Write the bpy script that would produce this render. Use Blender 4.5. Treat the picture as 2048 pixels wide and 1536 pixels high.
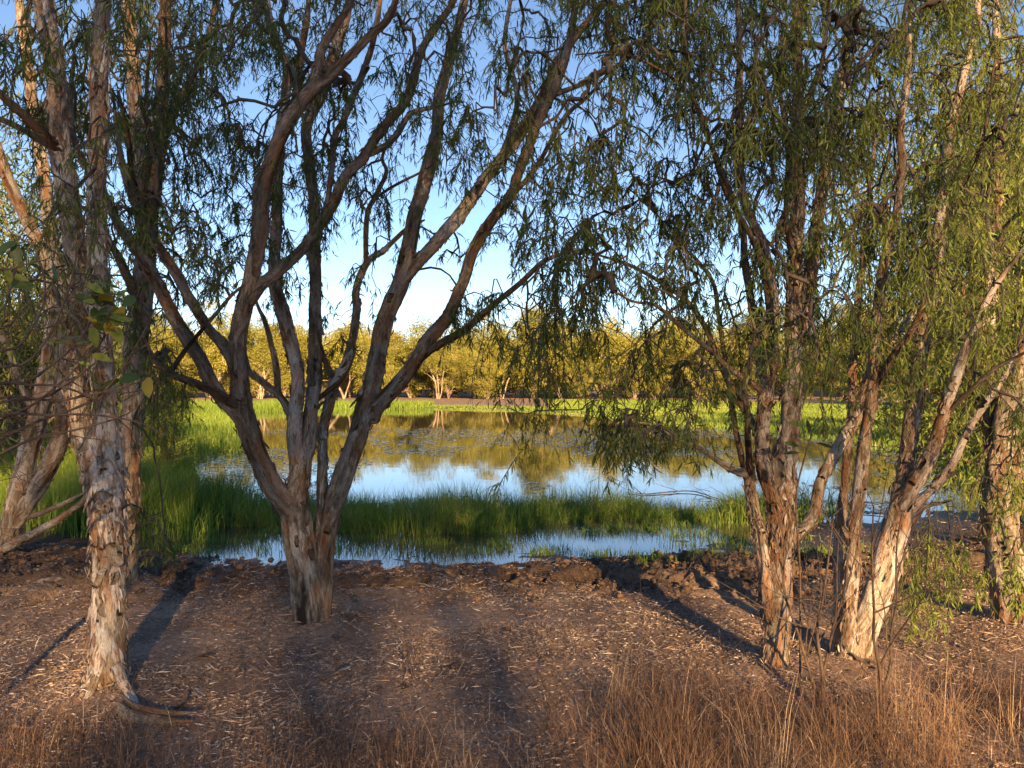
import bpy, math, random
import numpy as np
from mathutils import Vector, Matrix

R = math.radians
scene = bpy.context.scene
for o in list(bpy.data.objects):
    bpy.data.objects.remove(o)

# ------------------------------------------------------------------ camera, sky, sun, exposure
CAM_H = 1.65
F = 1536.0                      # focal length in photo pixels (27 mm on a 36 mm wide frame, 2048 px)
cam_d = bpy.data.cameras.new('camera')
cam_d.lens = 27.0
cam_d.sensor_width = 36.0
cam_d.clip_start = 0.05
cam_d.clip_end = 3000
cam = bpy.data.objects.new('camera', cam_d)
scene.collection.objects.link(cam)
cam.location = (0, 0, CAM_H)
cam.rotation_euler = (R(90), 0, 0)
scene.camera = cam

SUN_EL, SUN_OFF = 16.5, 14.0    # sun low behind the viewer, a little to the right
world = bpy.data.worlds.new('World')
scene.world = world
world.use_nodes = True
wn = world.node_tree
sky = wn.nodes.new('ShaderNodeTexSky')
sky.sky_type = 'NISHITA'
sky.sun_disc = False
sky.sun_elevation = R(SUN_EL)
sky.sun_rotation = R(180 - SUN_OFF)
sky.altitude = 2500
sky.air_density = 1.0
sky.dust_density = 0.1
sky.ozone_density = 1.6
bg = wn.nodes['Background']
bg.inputs['Strength'].default_value = 0.065
wn.links.new(sky.outputs[0], bg.inputs['Color'])

sun_d = bpy.data.lights.new('sun', 'SUN')
sun_d.energy = 5.0
sun_d.angle = R(0.53)
sun_d.color = (1.0, 0.65, 0.30)
sun = bpy.data.objects.new('sun', sun_d)
scene.collection.objects.link(sun)
sun_dir = Vector((math.sin(R(SUN_OFF)) * math.cos(R(SUN_EL)), -math.cos(R(SUN_OFF)) * math.cos(R(SUN_EL)), math.sin(R(SUN_EL))))
sun.rotation_euler = sun_dir.to_track_quat('Z', 'Y').to_euler()
sun.location = sun_dir * 60

vs = scene.view_settings
vs.view_transform = 'Standard'
vs.look = 'None'
vs.gamma = 1.0
vs.use_curve_mapping = False
vs.exposure = 1.85
cy = scene.cycles
cy.max_bounces = 6
cy.diffuse_bounces = 4
cy.glossy_bounces = 3
cy.transmission_bounces = 3
cy.transparent_max_bounces = 4
cy.caustics_reflective = False
cy.caustics_refractive = False
cy.use_denoising = True

# ------------------------------------------------------------------ helpers
rng = np.random.default_rng(11)
COL = scene.collection


def at(px, py, d):
    """point at distance d in front of the viewer that the photograph shows at pixel (px, py)"""
    return np.array([(px - 1024) / F * d, d, CAM_H - (py - 768) / F * d])


def _hash(ix, iy, iz):
    h = (ix.astype(np.uint32) * np.uint32(374761393) + iy.astype(np.uint32) * np.uint32(668265263)
         + iz.astype(np.uint32) * np.uint32(2246822519))
    h = (h ^ (h >> np.uint32(13))) * np.uint32(1274126177)
    h = h ^ (h >> np.uint32(16))
    return h.astype(np.float64) / 4294967295.0


def vnoise(x, y, z=None):
    if z is None:
        z = np.zeros_like(x)
    xi, yi, zi = np.floor(x), np.floor(y), np.floor(z)
    fx, fy, fz = x - xi, y - yi, z - zi
    fx, fy, fz = (f * f * (3 - 2 * f) for f in (fx, fy, fz))
    xi, yi, zi = (a.astype(np.int64) for a in (xi, yi, zi))
    out = 0
    for dx in (0, 1):
        for dy in (0, 1):
            for dz in (0, 1):
                w = (fx if dx else 1 - fx) * (fy if dy else 1 - fy) * (fz if dz else 1 - fz)
                out = out + w * _hash(xi + dx, yi + dy, zi + dz)
    return out


def fbm(x, y, z=None, octv=4):
    a, s, t = 0.5, 0.0, 0.0
    z = np.zeros_like(x) if z is None else z
    for k in range(octv):
        s = s + a * vnoise(x + 17.3 * k, y - 9.1 * k, z + 4.7 * k)
        t += a
        a *= 0.5
        x, y, z = x * 2.03, y * 2.03, z * 2.03
    return s / t


def smooth(t):
    t = np.clip(t, 0, 1)
    return t * t * (3 - 2 * t)


def mesh_data(name, V, quads=None, tris=None, mat=None, shade=True, attrs=None):
    me = bpy.data.meshes.new(name)
    V = np.asarray(V, dtype=np.float32)
    nq = 0 if quads is None else len(quads)
    nt = 0 if tris is None else len(tris)
    loops = []
    if nq:
        loops.append(np.asarray(quads, dtype=np.int32).ravel())
    if nt:
        loops.append(np.asarray(tris, dtype=np.int32).ravel())
    loops = np.concatenate(loops)
    me.vertices.add(len(V))
    me.vertices.foreach_set('co', V.ravel())
    me.loops.add(len(loops))
    me.loops.foreach_set('vertex_index', loops)
    me.polygons.add(nq + nt)
    start = np.concatenate([np.arange(nq) * 4, nq * 4 + np.arange(nt) * 3]).astype(np.int32)
    me.polygons.foreach_set('loop_start', start)
    me.update(calc_edges=True)
    if shade:
        me.polygons.foreach_set('use_smooth', np.ones(nq + nt, dtype=bool))
    for k, a in (attrs or {}).items():
        a = np.asarray(a, dtype=np.float32)
        if a.ndim == 1:
            at_ = me.attributes.new(k, 'FLOAT', 'POINT')
            at_.data.foreach_set('value', a)
        else:
            at_ = me.attributes.new(k, 'FLOAT_VECTOR', 'POINT')
            at_.data.foreach_set('vector', a.ravel())
    if mat:
        me.materials.append(mat)
    me.validate()
    return me


def link(name, data, parent=None, loc=None):
    o = bpy.data.objects.new(name, data)
    COL.objects.link(o)
    if parent is not None:
        o.parent = parent
    if loc is not None:
        o.location = loc
    return o


def tag(o, label=None, cat=None, group=None, kind=None):
    if label:
        o['label'] = label
    if cat:
        o['category'] = cat
    if group:
        o['group'] = group
    if kind:
        o['kind'] = kind
    return o


def thing(name, loc, label, cat, group=None):
    return tag(link(name, None, None, loc), label, cat, group)


def unit(v):
    return v / (np.linalg.norm(v, axis=-1, keepdims=True) + 1e-9)


# ------------------------------------------------------------------ materials
def new_mat(name):
    m = bpy.data.materials.new(name)
    m.use_nodes = True
    nt = m.node_tree
    nt.nodes.clear()
    out = nt.nodes.new('ShaderNodeOutputMaterial')
    return m, nt, out


def node(nt, t, **kw):
    n = nt.nodes.new(t)
    for k, v in kw.items():
        if k.startswith('i_'):
            n.inputs[k[2:].replace('_', ' ')].default_value = v
        else:
            setattr(n, k, v)
    return n


def ramp(nt, src, stops, interp='LINEAR'):
    r = nt.nodes.new('ShaderNodeValToRGB')
    r.color_ramp.interpolation = interp
    e = r.color_ramp.elements
    while len(e) < len(stops):
        e.new(0.5)
    for el, (p, c) in zip(e, stops):
        el.position = p
        el.color = (*c, 1) if len(c) == 3 else c
    nt.links.new(src, r.inputs[0])
    return r.outputs[0]


def mixc(nt, fac, a, b, mode='MIX'):
    m = nt.nodes.new('ShaderNodeMix')
    m.data_type = 'RGBA'
    m.blend_type = mode
    for sock, v in ((m.inputs[0], fac), (m.inputs[6], a), (m.inputs[7], b)):
        if hasattr(v, 'is_linked'):
            nt.links.new(v, sock)
        elif isinstance(v, (int, float)):
            sock.default_value = v
        else:
            sock.default_value = (*v, 1)
    return m.outputs[2]


def leaf_mat(name, stops, trans=0.35, rough=0.5, attr='tint', spec=0.3):
    m, nt, out = new_mat(name)
    a = node(nt, 'ShaderNodeAttribute', attribute_name=attr)
    c = ramp(nt, a.outputs['Fac'], stops)
    p = node(nt, 'ShaderNodeBsdfPrincipled')
    p.inputs['Roughness'].default_value = rough
    p.inputs['Specular IOR Level'].default_value = spec
    nt.links.new(c, p.inputs['Base Color'])
    if trans > 0:
        t = node(nt, 'ShaderNodeBsdfTranslucent')
        nt.links.new(c, t.inputs['Color'])
        mx = node(nt, 'ShaderNodeMixShader')
        mx.inputs[0].default_value = trans
        nt.links.new(p.outputs[0], mx.inputs[1])
        nt.links.new(t.outputs[0], mx.inputs[2])
        nt.links.new(mx.outputs[0], out.inputs[0])
    else:
        nt.links.new(p.outputs[0], out.inputs[0])
    return m


def bark_mat():
    m, nt, out = new_mat('paperbark')
    L = nt.links
    uv = node(nt, 'ShaderNodeAttribute', attribute_name='bark_uv')
    tone = node(nt, 'ShaderNodeAttribute', attribute_name='tone')
    char = node(nt, 'ShaderNodeAttribute', attribute_name='char')

    def noise(scale, detail, rough=0.6, dist=0.0):
        mp = node(nt, 'ShaderNodeMapping')
        mp.inputs['Scale'].default_value = scale
        L.new(uv.outputs['Vector'], mp.inputs['Vector'])
        n = node(nt, 'ShaderNodeTexNoise')
        n.inputs['Scale'].default_value = 1.0
        n.inputs['Detail'].default_value = detail
        n.inputs['Roughness'].default_value = rough
        n.inputs['Distortion'].default_value = dist
        L.new(mp.outputs[0], n.inputs['Vector'])
        return n.outputs['Fac']
    big = noise((20, 20, 7.0), 6, 0.7, 1.6)
    fine = noise((95, 95, 38), 5, 0.72, 0.6)
    white = noise((7, 7, 1.8), 4, 0.6, 0.8)
    patch = noise((10, 10, 3.0), 4, 0.6, 0.6)
    lay = node(nt, 'ShaderNodeAttribute', attribute_name='lay')
    pale = ramp(nt, big, [(0.30, (0.09, 0.065, 0.048)), (0.43, (0.26, 0.20, 0.15)), (0.55, (0.43, 0.36, 0.285)), (0.72, (0.62, 0.555, 0.475))])
    dark = ramp(nt, big, [(0.30, (0.028, 0.019, 0.013)), (0.45, (0.08, 0.056, 0.039)), (0.60, (0.15, 0.108, 0.077)), (0.78, (0.26, 0.20, 0.15))])
    base = mixc(nt, tone.outputs['Fac'], pale, dark)
    rust = ramp(nt, patch, [(0.50, (0, 0, 0)), (0.60, (0.75, 0.75, 0.75))])
    base = mixc(nt, rust, base, mixc(nt, tone.outputs['Fac'], (0.38, 0.18, 0.085), (0.14, 0.07, 0.038)))
    lk = ramp(nt, lay.outputs['Fac'], [(0.25, (0.40, 0.30, 0.24)), (0.40, (0.75, 0.68, 0.62)), (0.46, (0.95, 0.93, 0.9)), (0.55, (1.0, 1.0, 1.0)), (0.62, (1.25, 1.25, 1.25)), (0.75, (1.5, 1.5, 1.5))])
    base = mixc(nt, 1.0, base, lk, 'MULTIPLY')
    wm = ramp(nt, white, [(0.52, (0, 0, 0)), (0.56, (0.9, 0.9, 0.9))])
    inv = node(nt, 'ShaderNodeMath', operation='SUBTRACT')
    inv.inputs[0].default_value = 0.75
    inv.use_clamp = True
    L.new(tone.outputs['Fac'], inv.inputs[1])
    wmul = node(nt, 'ShaderNodeMath', operation='MULTIPLY')
    L.new(wm, wmul.inputs[0])
    L.new(inv.outputs[0], wmul.inputs[1])
    base = mixc(nt, wmul.outputs[0], base, (0.74, 0.68, 0.64))
    cr = ramp(nt, fine, [(0.30, (0.45, 0.42, 0.40)), (0.5, (0.95, 0.95, 0.95)), (0.7, (1.2, 1.2, 1.2))])
    base = mixc(nt, 0.85, base, cr, 'MULTIPLY')
    base = mixc(nt, char.outputs['Fac'], base, (0.022, 0.017, 0.015))
    p = node(nt, 'ShaderNodeBsdfPrincipled')
    p.inputs['Roughness'].default_value = 0.85
    p.inputs['Specular IOR Level'].default_value = 0.15
    L.new(base, p.inputs['Base Color'])
    hsum = node(nt, 'ShaderNodeMath', operation='MULTIPLY_ADD')
    L.new(big, hsum.inputs[0])
    hsum.inputs[1].default_value = 1.6
    L.new(fine, hsum.inputs[2])
    b = node(nt, 'ShaderNodeBump')
    b.inputs['Strength'].default_value = 1.0
    b.inputs['Distance'].default_value = 0.015
    L.new(hsum.outputs[0], b.inputs['Height'])
    L.new(b.outputs[0], p.inputs['Normal'])
    L.new(p.outputs[0], out.inputs[0])
    return m


def simple_mat(name, c1, c2, scale=20, rough=0.85):
    m, nt, out = new_mat(name)
    g = node(nt, 'ShaderNodeTexCoord')
    n = node(nt, 'ShaderNodeTexNoise')
    n.inputs['Scale'].default_value = scale
    n.inputs['Detail'].default_value = 5
    nt.links.new(g.outputs['Object'], n.inputs['Vector'])
    c = ramp(nt, n.outputs['Fac'], [(0.35, c1), (0.65, c2)])
    p = node(nt, 'ShaderNodeBsdfPrincipled')
    p.inputs['Roughness'].default_value = rough
    nt.links.new(c, p.inputs['Base Color'])
    nt.links.new(p.outputs[0], out.inputs[0])
    return m


M_BARK = bark_mat()
M_TWIG = simple_mat('twig_bark', (0.035, 0.025, 0.02), (0.10, 0.072, 0.055), 14)
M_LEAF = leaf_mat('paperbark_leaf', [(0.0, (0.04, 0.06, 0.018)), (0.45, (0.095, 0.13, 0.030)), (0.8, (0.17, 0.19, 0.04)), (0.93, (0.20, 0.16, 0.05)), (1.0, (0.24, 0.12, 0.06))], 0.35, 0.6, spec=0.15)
M_LEAF_SUN = leaf_mat('sunlit_paperbark_leaf', [(0.0, (0.13, 0.17, 0.035)), (0.6, (0.25, 0.30, 0.055)), (1.0, (0.38, 0.36, 0.09))], 0.4, 0.45)  # brighter, yellower copy of the paperbark leaf, sunlight painted into its colour
M_FAR = leaf_mat('far_leaf', [(0.0, (0.10, 0.115, 0.018)), (0.5, (0.25, 0.24, 0.038)), (1.0, (0.42, 0.375, 0.085))], 0.2, 0.6)
M_REED = leaf_mat('reed_blade', [(0.0, (0.05, 0.11, 0.02)), (0.5, (0.13, 0.22, 0.036)), (0.82, (0.24, 0.31, 0.06)), (1.0, (0.28, 0.24, 0.09))], 0.4, 0.4)
M_MEADOW = leaf_mat('meadow_blade', [(0.0, (0.08, 0.15, 0.02)), (0.6, (0.19, 0.28, 0.035)), (1.0, (0.34, 0.37, 0.07))], 0.4, 0.5)
M_DRY = leaf_mat('dry_stalk', [(0.0, (0.045, 0.026, 0.018)), (0.45, (0.14, 0.077, 0.048)), (0.78, (0.27, 0.17, 0.106)), (1.0, (0.52, 0.39, 0.27))], 0.15, 0.7)
M_LITTER = leaf_mat('litter_leaf', [(0.0, (0.05, 0.034, 0.027)), (0.3, (0.19, 0.125, 0.097)), (0.65, (0.39, 0.29, 0.235)), (0.88, (0.54, 0.45, 0.395)), (1.0, (0.66, 0.60, 0.56))], 0.0, 0.8)
M_BROAD = leaf_mat('broad_leaf', [(0.0, (0.055, 0.10, 0.025)), (0.6, (0.14, 0.18, 0.04)), (0.85, (0.30, 0.29, 0.05)), (1.0, (0.50, 0.32, 0.05))], 0.4, 0.4)
M_PAD = leaf_mat('water_plant', [(0.0, (0.06, 0.08, 0.03)), (0.6, (0.17, 0.19, 0.07)), (1.0, (0.32, 0.30, 0.14))], 0.0, 0.25, spec=0.6)  # paler colour stands in for part of the sky's reflection
M_WOOD = simple_mat('weathered_wood', (0.12, 0.085, 0.06), (0.32, 0.255, 0.20), 25)
M_STEM = simple_mat('shrub_stem', (0.045, 0.028, 0.02), (0.12, 0.078, 0.052), 30)
M_PALE = simple_mat('pale_far_bark', (0.16, 0.115, 0.08), (0.46, 0.36, 0.27), 1.6)
M_FRUIT = simple_mat('green_fruit', (0.10, 0.16, 0.02), (0.17, 0.22, 0.04), 30, 0.45)


def ground_mat():
    m, nt, out = new_mat('soil')
    L = nt.links
    g = node(nt, 'ShaderNodeTexCoord')
    wet = node(nt, 'ShaderNodeAttribute', attribute_name='wet')
    gr = node(nt, 'ShaderNodeAttribute', attribute_name='green')

    def noise(s, d, r=0.6):
        n = node(nt, 'ShaderNodeTexNoise')
        n.inputs['Scale'].default_value = s
        n.inputs['Detail'].default_value = d
        n.inputs['Roughness'].default_value = r
        L.new(g.outputs['Object'], n.inputs['Vector'])
        return n.outputs['Fac']
    n1, n2, n3 = noise(1.3, 6), noise(24, 6, 0.7), noise(90, 4, 0.7)
    c = ramp(nt, n1, [(0.3, (0.145, 0.092, 0.068)), (0.5, (0.265, 0.178, 0.132)), (0.72, (0.39, 0.28, 0.21))])
    k = ramp(nt, n2, [(0.3, (0.5, 0.48, 0.46)), (0.5, (1, 1, 1)), (0.72, (1.45, 1.4, 1.35))])
    c = mixc(nt, 0.9, c, k, 'MULTIPLY')
    sp = ramp(nt, n3, [(0.62, (0, 0, 0)), (0.74, (0.8, 0.8, 0.8))])
    c = mixc(nt, sp, c, (0.30, 0.235, 0.19))
    c = mixc(nt, wet.outputs['Fac'], c, (0.045, 0.029, 0.021))
    c = mixc(nt, gr.outputs['Fac'], c, (0.07, 0.10, 0.022))
    p = node(nt, 'ShaderNodeBsdfPrincipled')
    r = node(nt, 'ShaderNodeMapRange')
    L.new(wet.outputs['Fac'], r.inputs[0])
    r.inputs[3].default_value = 0.95
    r.inputs[4].default_value = 0.42
    L.new(r.outputs[0], p.inputs['Roughness'])
    p.inputs['Specular IOR Level'].default_value = 0.3
    L.new(c, p.inputs['Base Color'])
    b = node(nt, 'ShaderNodeBump')
    b.inputs['Strength'].default_value = 1.0
    b.inputs['Distance'].default_value = 0.04
    L.new(n2, b.inputs['Height'])
    L.new(b.outputs[0], p.inputs['Normal'])
    L.new(p.outputs[0], out.inputs[0])
    return m


def water_mat():
    m, nt, out = new_mat('pond_water')
    L = nt.links
    g = node(nt, 'ShaderNodeTexCoord')
    mp = node(nt, 'ShaderNodeMapping')
    mp.inputs['Scale'].default_value = (1.2, 1.2, 1)
    L.new(g.outputs['Object'], mp.inputs['Vector'])
    n = node(nt, 'ShaderNodeTexNoise')
    n.inputs['Scale'].default_value = 2.2
    n.inputs['Detail'].default_value = 3
    L.new(mp.outputs[0], n.inputs['Vector'])
    b = node(nt, 'ShaderNodeBump')
    b.inputs['Strength'].default_value = 0.05
    b.inputs['Distance'].default_value = 0.02
    L.new(n.outputs['Fac'], b.inputs['Height'])
    p = node(nt, 'ShaderNodeBsdfPrincipled')
    p.inputs['Base Color'].default_value = (0.06, 0.055, 0.034, 1)
    p.inputs['Roughness'].default_value = 0.03
    p.inputs['IOR'].default_value = 1.75
    p.inputs['Specular IOR Level'].default_value = 0.8
    L.new(b.outputs[0], p.inputs['Normal'])
    L.new(p.outputs[0], out.inputs[0])
    return m


# ------------------------------------------------------------------ ground and pond
POND = np.array([(-3.5, 8.0), (-2.2, 7.7), (0, 7.6), (1.3, 7.75), (2.5, 8.5), (3.5, 9.6), (5.5, 10.3), (8, 12.5), (10.5, 18), (10.8, 24),
                 (8.6, 31), (5.5, 40), (0.5, 50), (-6, 54), (-13, 54), (-17, 47), (-13, 36), (-9.2, 25), (-7.6, 20), (-7.8, 16.8), (-6.2, 13.6), (-5.2, 11), (-4.3, 9.2)])
WATER_Z = -0.12


def pond_sd(x, y):
    """distance to the shoreline, positive in the pond"""
    d = np.full(x.shape, 1e9)
    inside = np.zeros(x.shape, dtype=bool)
    n = len(POND)
    for i in range(n):
        ax, ay = POND[i]
        bx, by = POND[(i + 1) % n]
        ex, ey = bx - ax, by - ay
        t = np.clip(((x - ax) * ex + (y - ay) * ey) / (ex * ex + ey * ey), 0, 1)
        d = np.minimum(d, np.hypot(x - ax - t * ex, y - ay - t * ey))
        with np.errstate(divide='ignore', invalid='ignore'):
            c = ((ay > y) != (by > y)) & (x < ex * (y - ay) / (ey if ey != 0 else 1e-9) + ax)
        inside ^= c
    return np.where(inside, d, -d)


def churn(x, y):
    """how strongly the mud is dug over (0..1)"""
    a = np.exp(-(((x - 1.9) / 1.2) ** 2 + ((y - 6.9) / 0.75) ** 2))
    b = np.exp(-(((x + 4.4) / 1.5) ** 2 + ((y - 7.2) / 0.9) ** 2))
    c = 0.55 * np.exp(-(((y - 6.9 - 0.1 * x) / 0.7) ** 2)) * (np.abs(x) < 9)
    return np.clip(a + b + c, 0, 1)


def ground_z(x, y):
    x = np.asarray(x, dtype=float)
    y = np.asarray(y, dtype=float)
    wob = 0.5 * (fbm(x * 1.7, y * 1.7, None, 3) - 0.5) * 2
    s = pond_sd(x, y) + wob * np.clip(y / 12, 0.35, 1.5) * 0.8
    far = smooth((y - 40) / 20)
    land = WATER_Z + (0.12 * smooth(-s / 2.2)) + far * (0.10 * smooth((-s - 8) / 8) + 6.0 * smooth((-s - 55) / 50))
    bed = WATER_Z - 0.02 - 0.3 * smooth(s / 2.0)
    shal = smooth((9.6 - y) / 1.0) * (s > 0)
    bed = bed * (1 - shal) + shal * (WATER_Z - 0.018 - 0.05 * smooth(s / 1.2) + 0.085 * (fbm(x * 2.1, y * 5.2, None, 4) - 0.5))
    z = np.where(s > 0, bed, land)
    near = np.clip(1.4 - y / 14, 0, 1) * (np.hypot(x, y) < 30)
    z = z + near * 0.05 * (fbm(x * 0.9, y * 0.9, None, 3) - 0.5)
    for (mx, my) in ((-2.16, 4.1), (-1.37, 5.26), (1.53, 4.45), (2.08, 4.58), (-3.1, 6.1), (3.45, 5.27)):
        z = z + 0.055 * np.exp(-((x - mx) ** 2 + (y - my) ** 2) / 0.075) * (0.6 + 0.8 * fbm(x * 7, y * 7, None, 2))
    ck = churn(x, y)
    lump = np.abs(fbm(x * 4.2 + 3, y * 4.2, None, 4) - 0.5) * 2
    fine = fbm(x * 13, y * 13, None, 3) - 0.5
    z = z + ck * (0.24 * (0.5 - lump * 1.9) + 0.10 * fine) * (1 - smooth((s + 0.25) / 0.4)) + near * 0.03 * fine
    return z


def axis(parts):
    out = []
    for a, b, step in parts:
        out.append(np.arange(a, b, step))
    return np.concatenate(out)


gx = np.concatenate([-np.geomspace(2000, 9, 40), axis([(-9, -5.5, 0.12), (-5.5, 5, 0.042), (5, 9, 0.12)]), np.geomspace(9, 2000, 40)])
gy = np.concatenate([np.linspace(-300, -8, 14), axis([(-7, 2, 0.4), (2, 9.2, 0.042), (9.2, 16, 0.15), (16, 60, 0.6)]), np.geomspace(60, 2500, 45)])
GX, GY = np.meshgrid(gx, gy)
GZ = ground_z(GX.ravel(), GY.ravel())
nx, ny = len(gx), len(gy)
ii = (np.arange(ny - 1)[:, None] * nx + np.arange(nx - 1)[None, :]).ravel()
gq = np.stack([ii, ii + 1, ii + nx + 1, ii + nx], 1)
sd = pond_sd(GX.ravel(), GY.ravel())
damp = 0.80 * smooth((GY.ravel() - 5.8 - 0.5 * (fbm(GX.ravel() * 1.1, GY.ravel() * 1.1, None, 3) - .5)) / 1.0) * smooth((12 - GY.ravel()) / 1) * (1 - 0.9 * np.exp(-(((GX.ravel() - 2.2) / 1.0) ** 2 + ((GY.ravel() - 6.9) / 0.8) ** 2)))
wetv = smooth((WATER_Z + 0.11 - GZ) / 0.09) * np.where(GY.ravel() < 14, 1.0, 0.5)
wetv = np.maximum(wetv, damp)
fx_, fy_ = GX.ravel(), GY.ravel()
green = smooth((-sd - 0.2) / 1.5) * (fy_ > 14) * smooth((np.where(fx_ > 3, 29, 6.5) + sd) / 2.5)
green = np.maximum(green, smooth((fy_ - 8.6) / 1) * smooth((-fx_ - 3.6) / 1.0) * smooth((62 - fy_) / 8) * (sd < 0.5))
ground = link('ground', mesh_data('ground', np.stack([fx_, fy_, GZ], 1), quads=gq, mat=ground_mat(), attrs={'wet': wetv, 'green': np.clip(green, 0, 1)}))
tag(ground, 'brown leaf-strewn soil and churned mud around the pond', 'ground', kind='structure')

wx0, wx1, wy0, wy1 = -22.0, 16.0, 6.2, 58.0
water = link('pond_water', mesh_data('pond_water', [(wx0, wy0, WATER_Z), (wx1, wy0, WATER_Z), (wx1, wy1, WATER_Z), (wx0, wy1, WATER_Z)], quads=[(0, 1, 2, 3)], mat=water_mat()))
tag(water, 'still pond mirroring the far trees and the sky', 'water', kind='structure')


# ------------------------------------------------------------------ tubes, limbs
def resample(P, step):
    """Catmull-Rom through P (n x k, first three columns xyz), then even spacing"""
    P = np.asarray(P, dtype=float)
    if len(P) == 2:
        dense = P[0] + (P[1] - P[0]) * np.linspace(0, 1, 30)[:, None]
    else:
        Q = np.vstack([2 * P[0] - P[1], P, 2 * P[-1] - P[-2]])
        segs = []
        for i in range(1, len(Q) - 2):
            t = np.linspace(0, 1, 16, endpoint=False)[:, None]
            p0, p1, p2, p3 = Q[i - 1], Q[i], Q[i + 1], Q[i + 2]
            segs.append(0.5 * ((2 * p1) + (-p0 + p2) * t + (2 * p0 - 5 * p1 + 4 * p2 - p3) * t ** 2 + (-p0 + 3 * p1 - 3 * p2 + p3) * t ** 3))
        dense = np.vstack(segs + [P[-1:]])
    s = np.concatenate([[0], np.cumsum(np.linalg.norm(np.diff(dense[:, :3], axis=0), axis=1))])
    n = max(3, int(s[-1] / step) + 1)
    u = np.linspace(0, s[-1], n)
    return np.stack([np.interp(u, s, dense[:, k]) for k in range(P.shape[1])], 1), u


def frames(C):
    T = np.gradient(C, axis=0)
    T = unit(T)
    N = np.zeros_like(T)
    ref = np.array([0, -1.0, 0.02])
    n = ref - T[0] * ref.dot(T[0])
    N[0] = n / np.linalg.norm(n)
    for i in range(1, len(C)):
        n = N[i - 1] - T[i] * N[i - 1].dot(T[i])
        N[i] = n / np.linalg.norm(n)
    return T, N, np.cross(T, N)


def tube(C, rad, sides, u, rough=1.0, seed=0.0, close=True):
    T, N, B = frames(C)
    th = np.linspace(0, 2 * np.pi, sides, endpoint=False)
    c, s = np.cos(th), np.sin(th)
    n = len(C)
    rr = np.repeat(rad[:, None], sides, 1)
    cc, ss, uu = np.broadcast_to(c, (n, sides)), np.broadcast_to(s, (n, sides)), np.repeat(u[:, None], sides, 1)
    LAY = np.full((n, sides), 0.5)
    if rough > 0:
        a = cc * rr * 26 + seed * 3.1
        b = ss * rr * 26 - seed
        g = fbm(a.ravel(), b.ravel(), uu.ravel() * 3.6, 4).reshape(n, sides)
        lay = g * 7.0
        lay = (np.floor(lay) + smooth((lay - np.floor(lay) - 0.75) / 0.25)) / 7.0
        lay = lay + 0.10 * (fbm(a.ravel() * 3, b.ravel() * 3, uu.ravel() * 25, 2).reshape(n, sides) - 0.5)
        LAY = g
        low = fbm((cc * 1.3 + seed).ravel(), (ss * 1.3).ravel(), uu.ravel() * 1.7, 2).reshape(n, sides) - 0.5
        rr = rr * (1 + rough * 0.38 * low) + rough * (lay - 0.5) * np.minimum(0.07, 0.42 * rr)
    V = C[:, None, :] + N[:, None, :] * (rr * cc)[..., None] + B[:, None, :] * (rr * ss)[..., None]
    UV = np.stack([cc * rad[:, None] + seed, ss * rad[:, None], uu + seed * 1.7], 2)
    i = np.arange(n - 1)[:, None] * sides
    j = np.arange(sides)[None, :]
    k = (j + 1) % sides
    q = np.stack([i + j, i + k, i + sides + k, i + sides + j], 2).reshape(-1, 4)
    return V.reshape(-1, 3), q, UV.reshape(-1, 3), (T, N, B, LAY.ravel())


class Tree:
    def __init__(self, name, base, label, group=None, cat='tree'):
        self.base = np.array(base, dtype=float)
        self.root = thing(name, tuple(base), label, cat, group)
        self.sk = []          # skeleton points
        self.samples = []     # (centre, N, B, T, radius) for bark flakes
        self.n = 0
        self.limbs = []

    def limb(self, pts, tone=0.3, part='limb', rough=1.0, step=None, sides=None, char=None, flake=1.0, wig=1.0):
        """pts: (photo x, photo y, distance, width in photo px)"""
        P = np.array([np.append(at(a, b, d), 0.88 * w / 2 / F * d) for a, b, d, w in pts])
        return self.limb3(P, tone, part, rough, step, sides, char, flake, wig)

    def limb3(self, P, tone=0.3, part='limb', rough=1.0, step=None, sides=None, char=None, flake=1.0, wig=1.0):
        self.n += 1
        seed = self.n * 1.37 + self.base[0] * 2.1
        rmax = P[:, 3].max()
        step = step or float(np.clip(rmax * 0.22, 0.012, 0.022))
        sides = sides or int(np.clip(11 + rmax * 150, 9, 34))
        C, u = resample(P, step)
        rad = np.maximum(C[:, 3], 0.003)
        C = C[:, :3].copy()
        for k in range(3):
            C[:, k] += wig * 0.35 * np.minimum(rad, 0.03) * (fbm(u * 5 + seed * 7 + k * 31, u * 0 + k, None, 2) - 0.5) * 2
        V, q, UV, (T, N, B, LY) = tube(C, rad, sides, u, rough, seed)
        tone = min(1.0, 0.06 + tone * 1.1)  # limb tone: bark's own paleness plus shade painted in on darker upper limbs
        tn = np.full(len(V), tone)
        tn = np.clip(tn + 0.45 * (fbm(V[:, 0] * 5, V[:, 1] * 5, V[:, 2] * 2.2, 3) - 0.5), 0, 1)
        ch = np.zeros(len(V)) if char is None else char(V)
        caps = []
        V = np.vstack([V, C[-1:], C[:1]])
        UV = np.vstack([UV, UV[-1:], UV[:1]])
        tn, ch, LY = np.append(tn, [tone, tone]), np.append(ch, [0, 0]), np.append(LY, [.5, .5])
        m0 = (len(C) - 1) * sides
        for j in range(sides):
            caps.append((m0 + j, m0 + (j + 1) % sides, len(V) - 2))
            caps.append(((j + 1) % sides, j, len(V) - 1))
        o = link(part, mesh_data(part, V - self.base, q, caps, M_BARK, True, {'bark_uv': UV, 'tone': tn, 'char': ch, 'lay': LY}), self.root)
        self.sk.append(C[len(C) // 3 if part == 'limb' else len(C) // 2:])
        for i in range(0, len(C), 2):
            if flake > 0 and rad[i] > 0.02:
                self.samples.append((C[i], N[i], B[i], T[i], rad[i], tone, flake, o))
        self.limbs.append(o)
        return o


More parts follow.
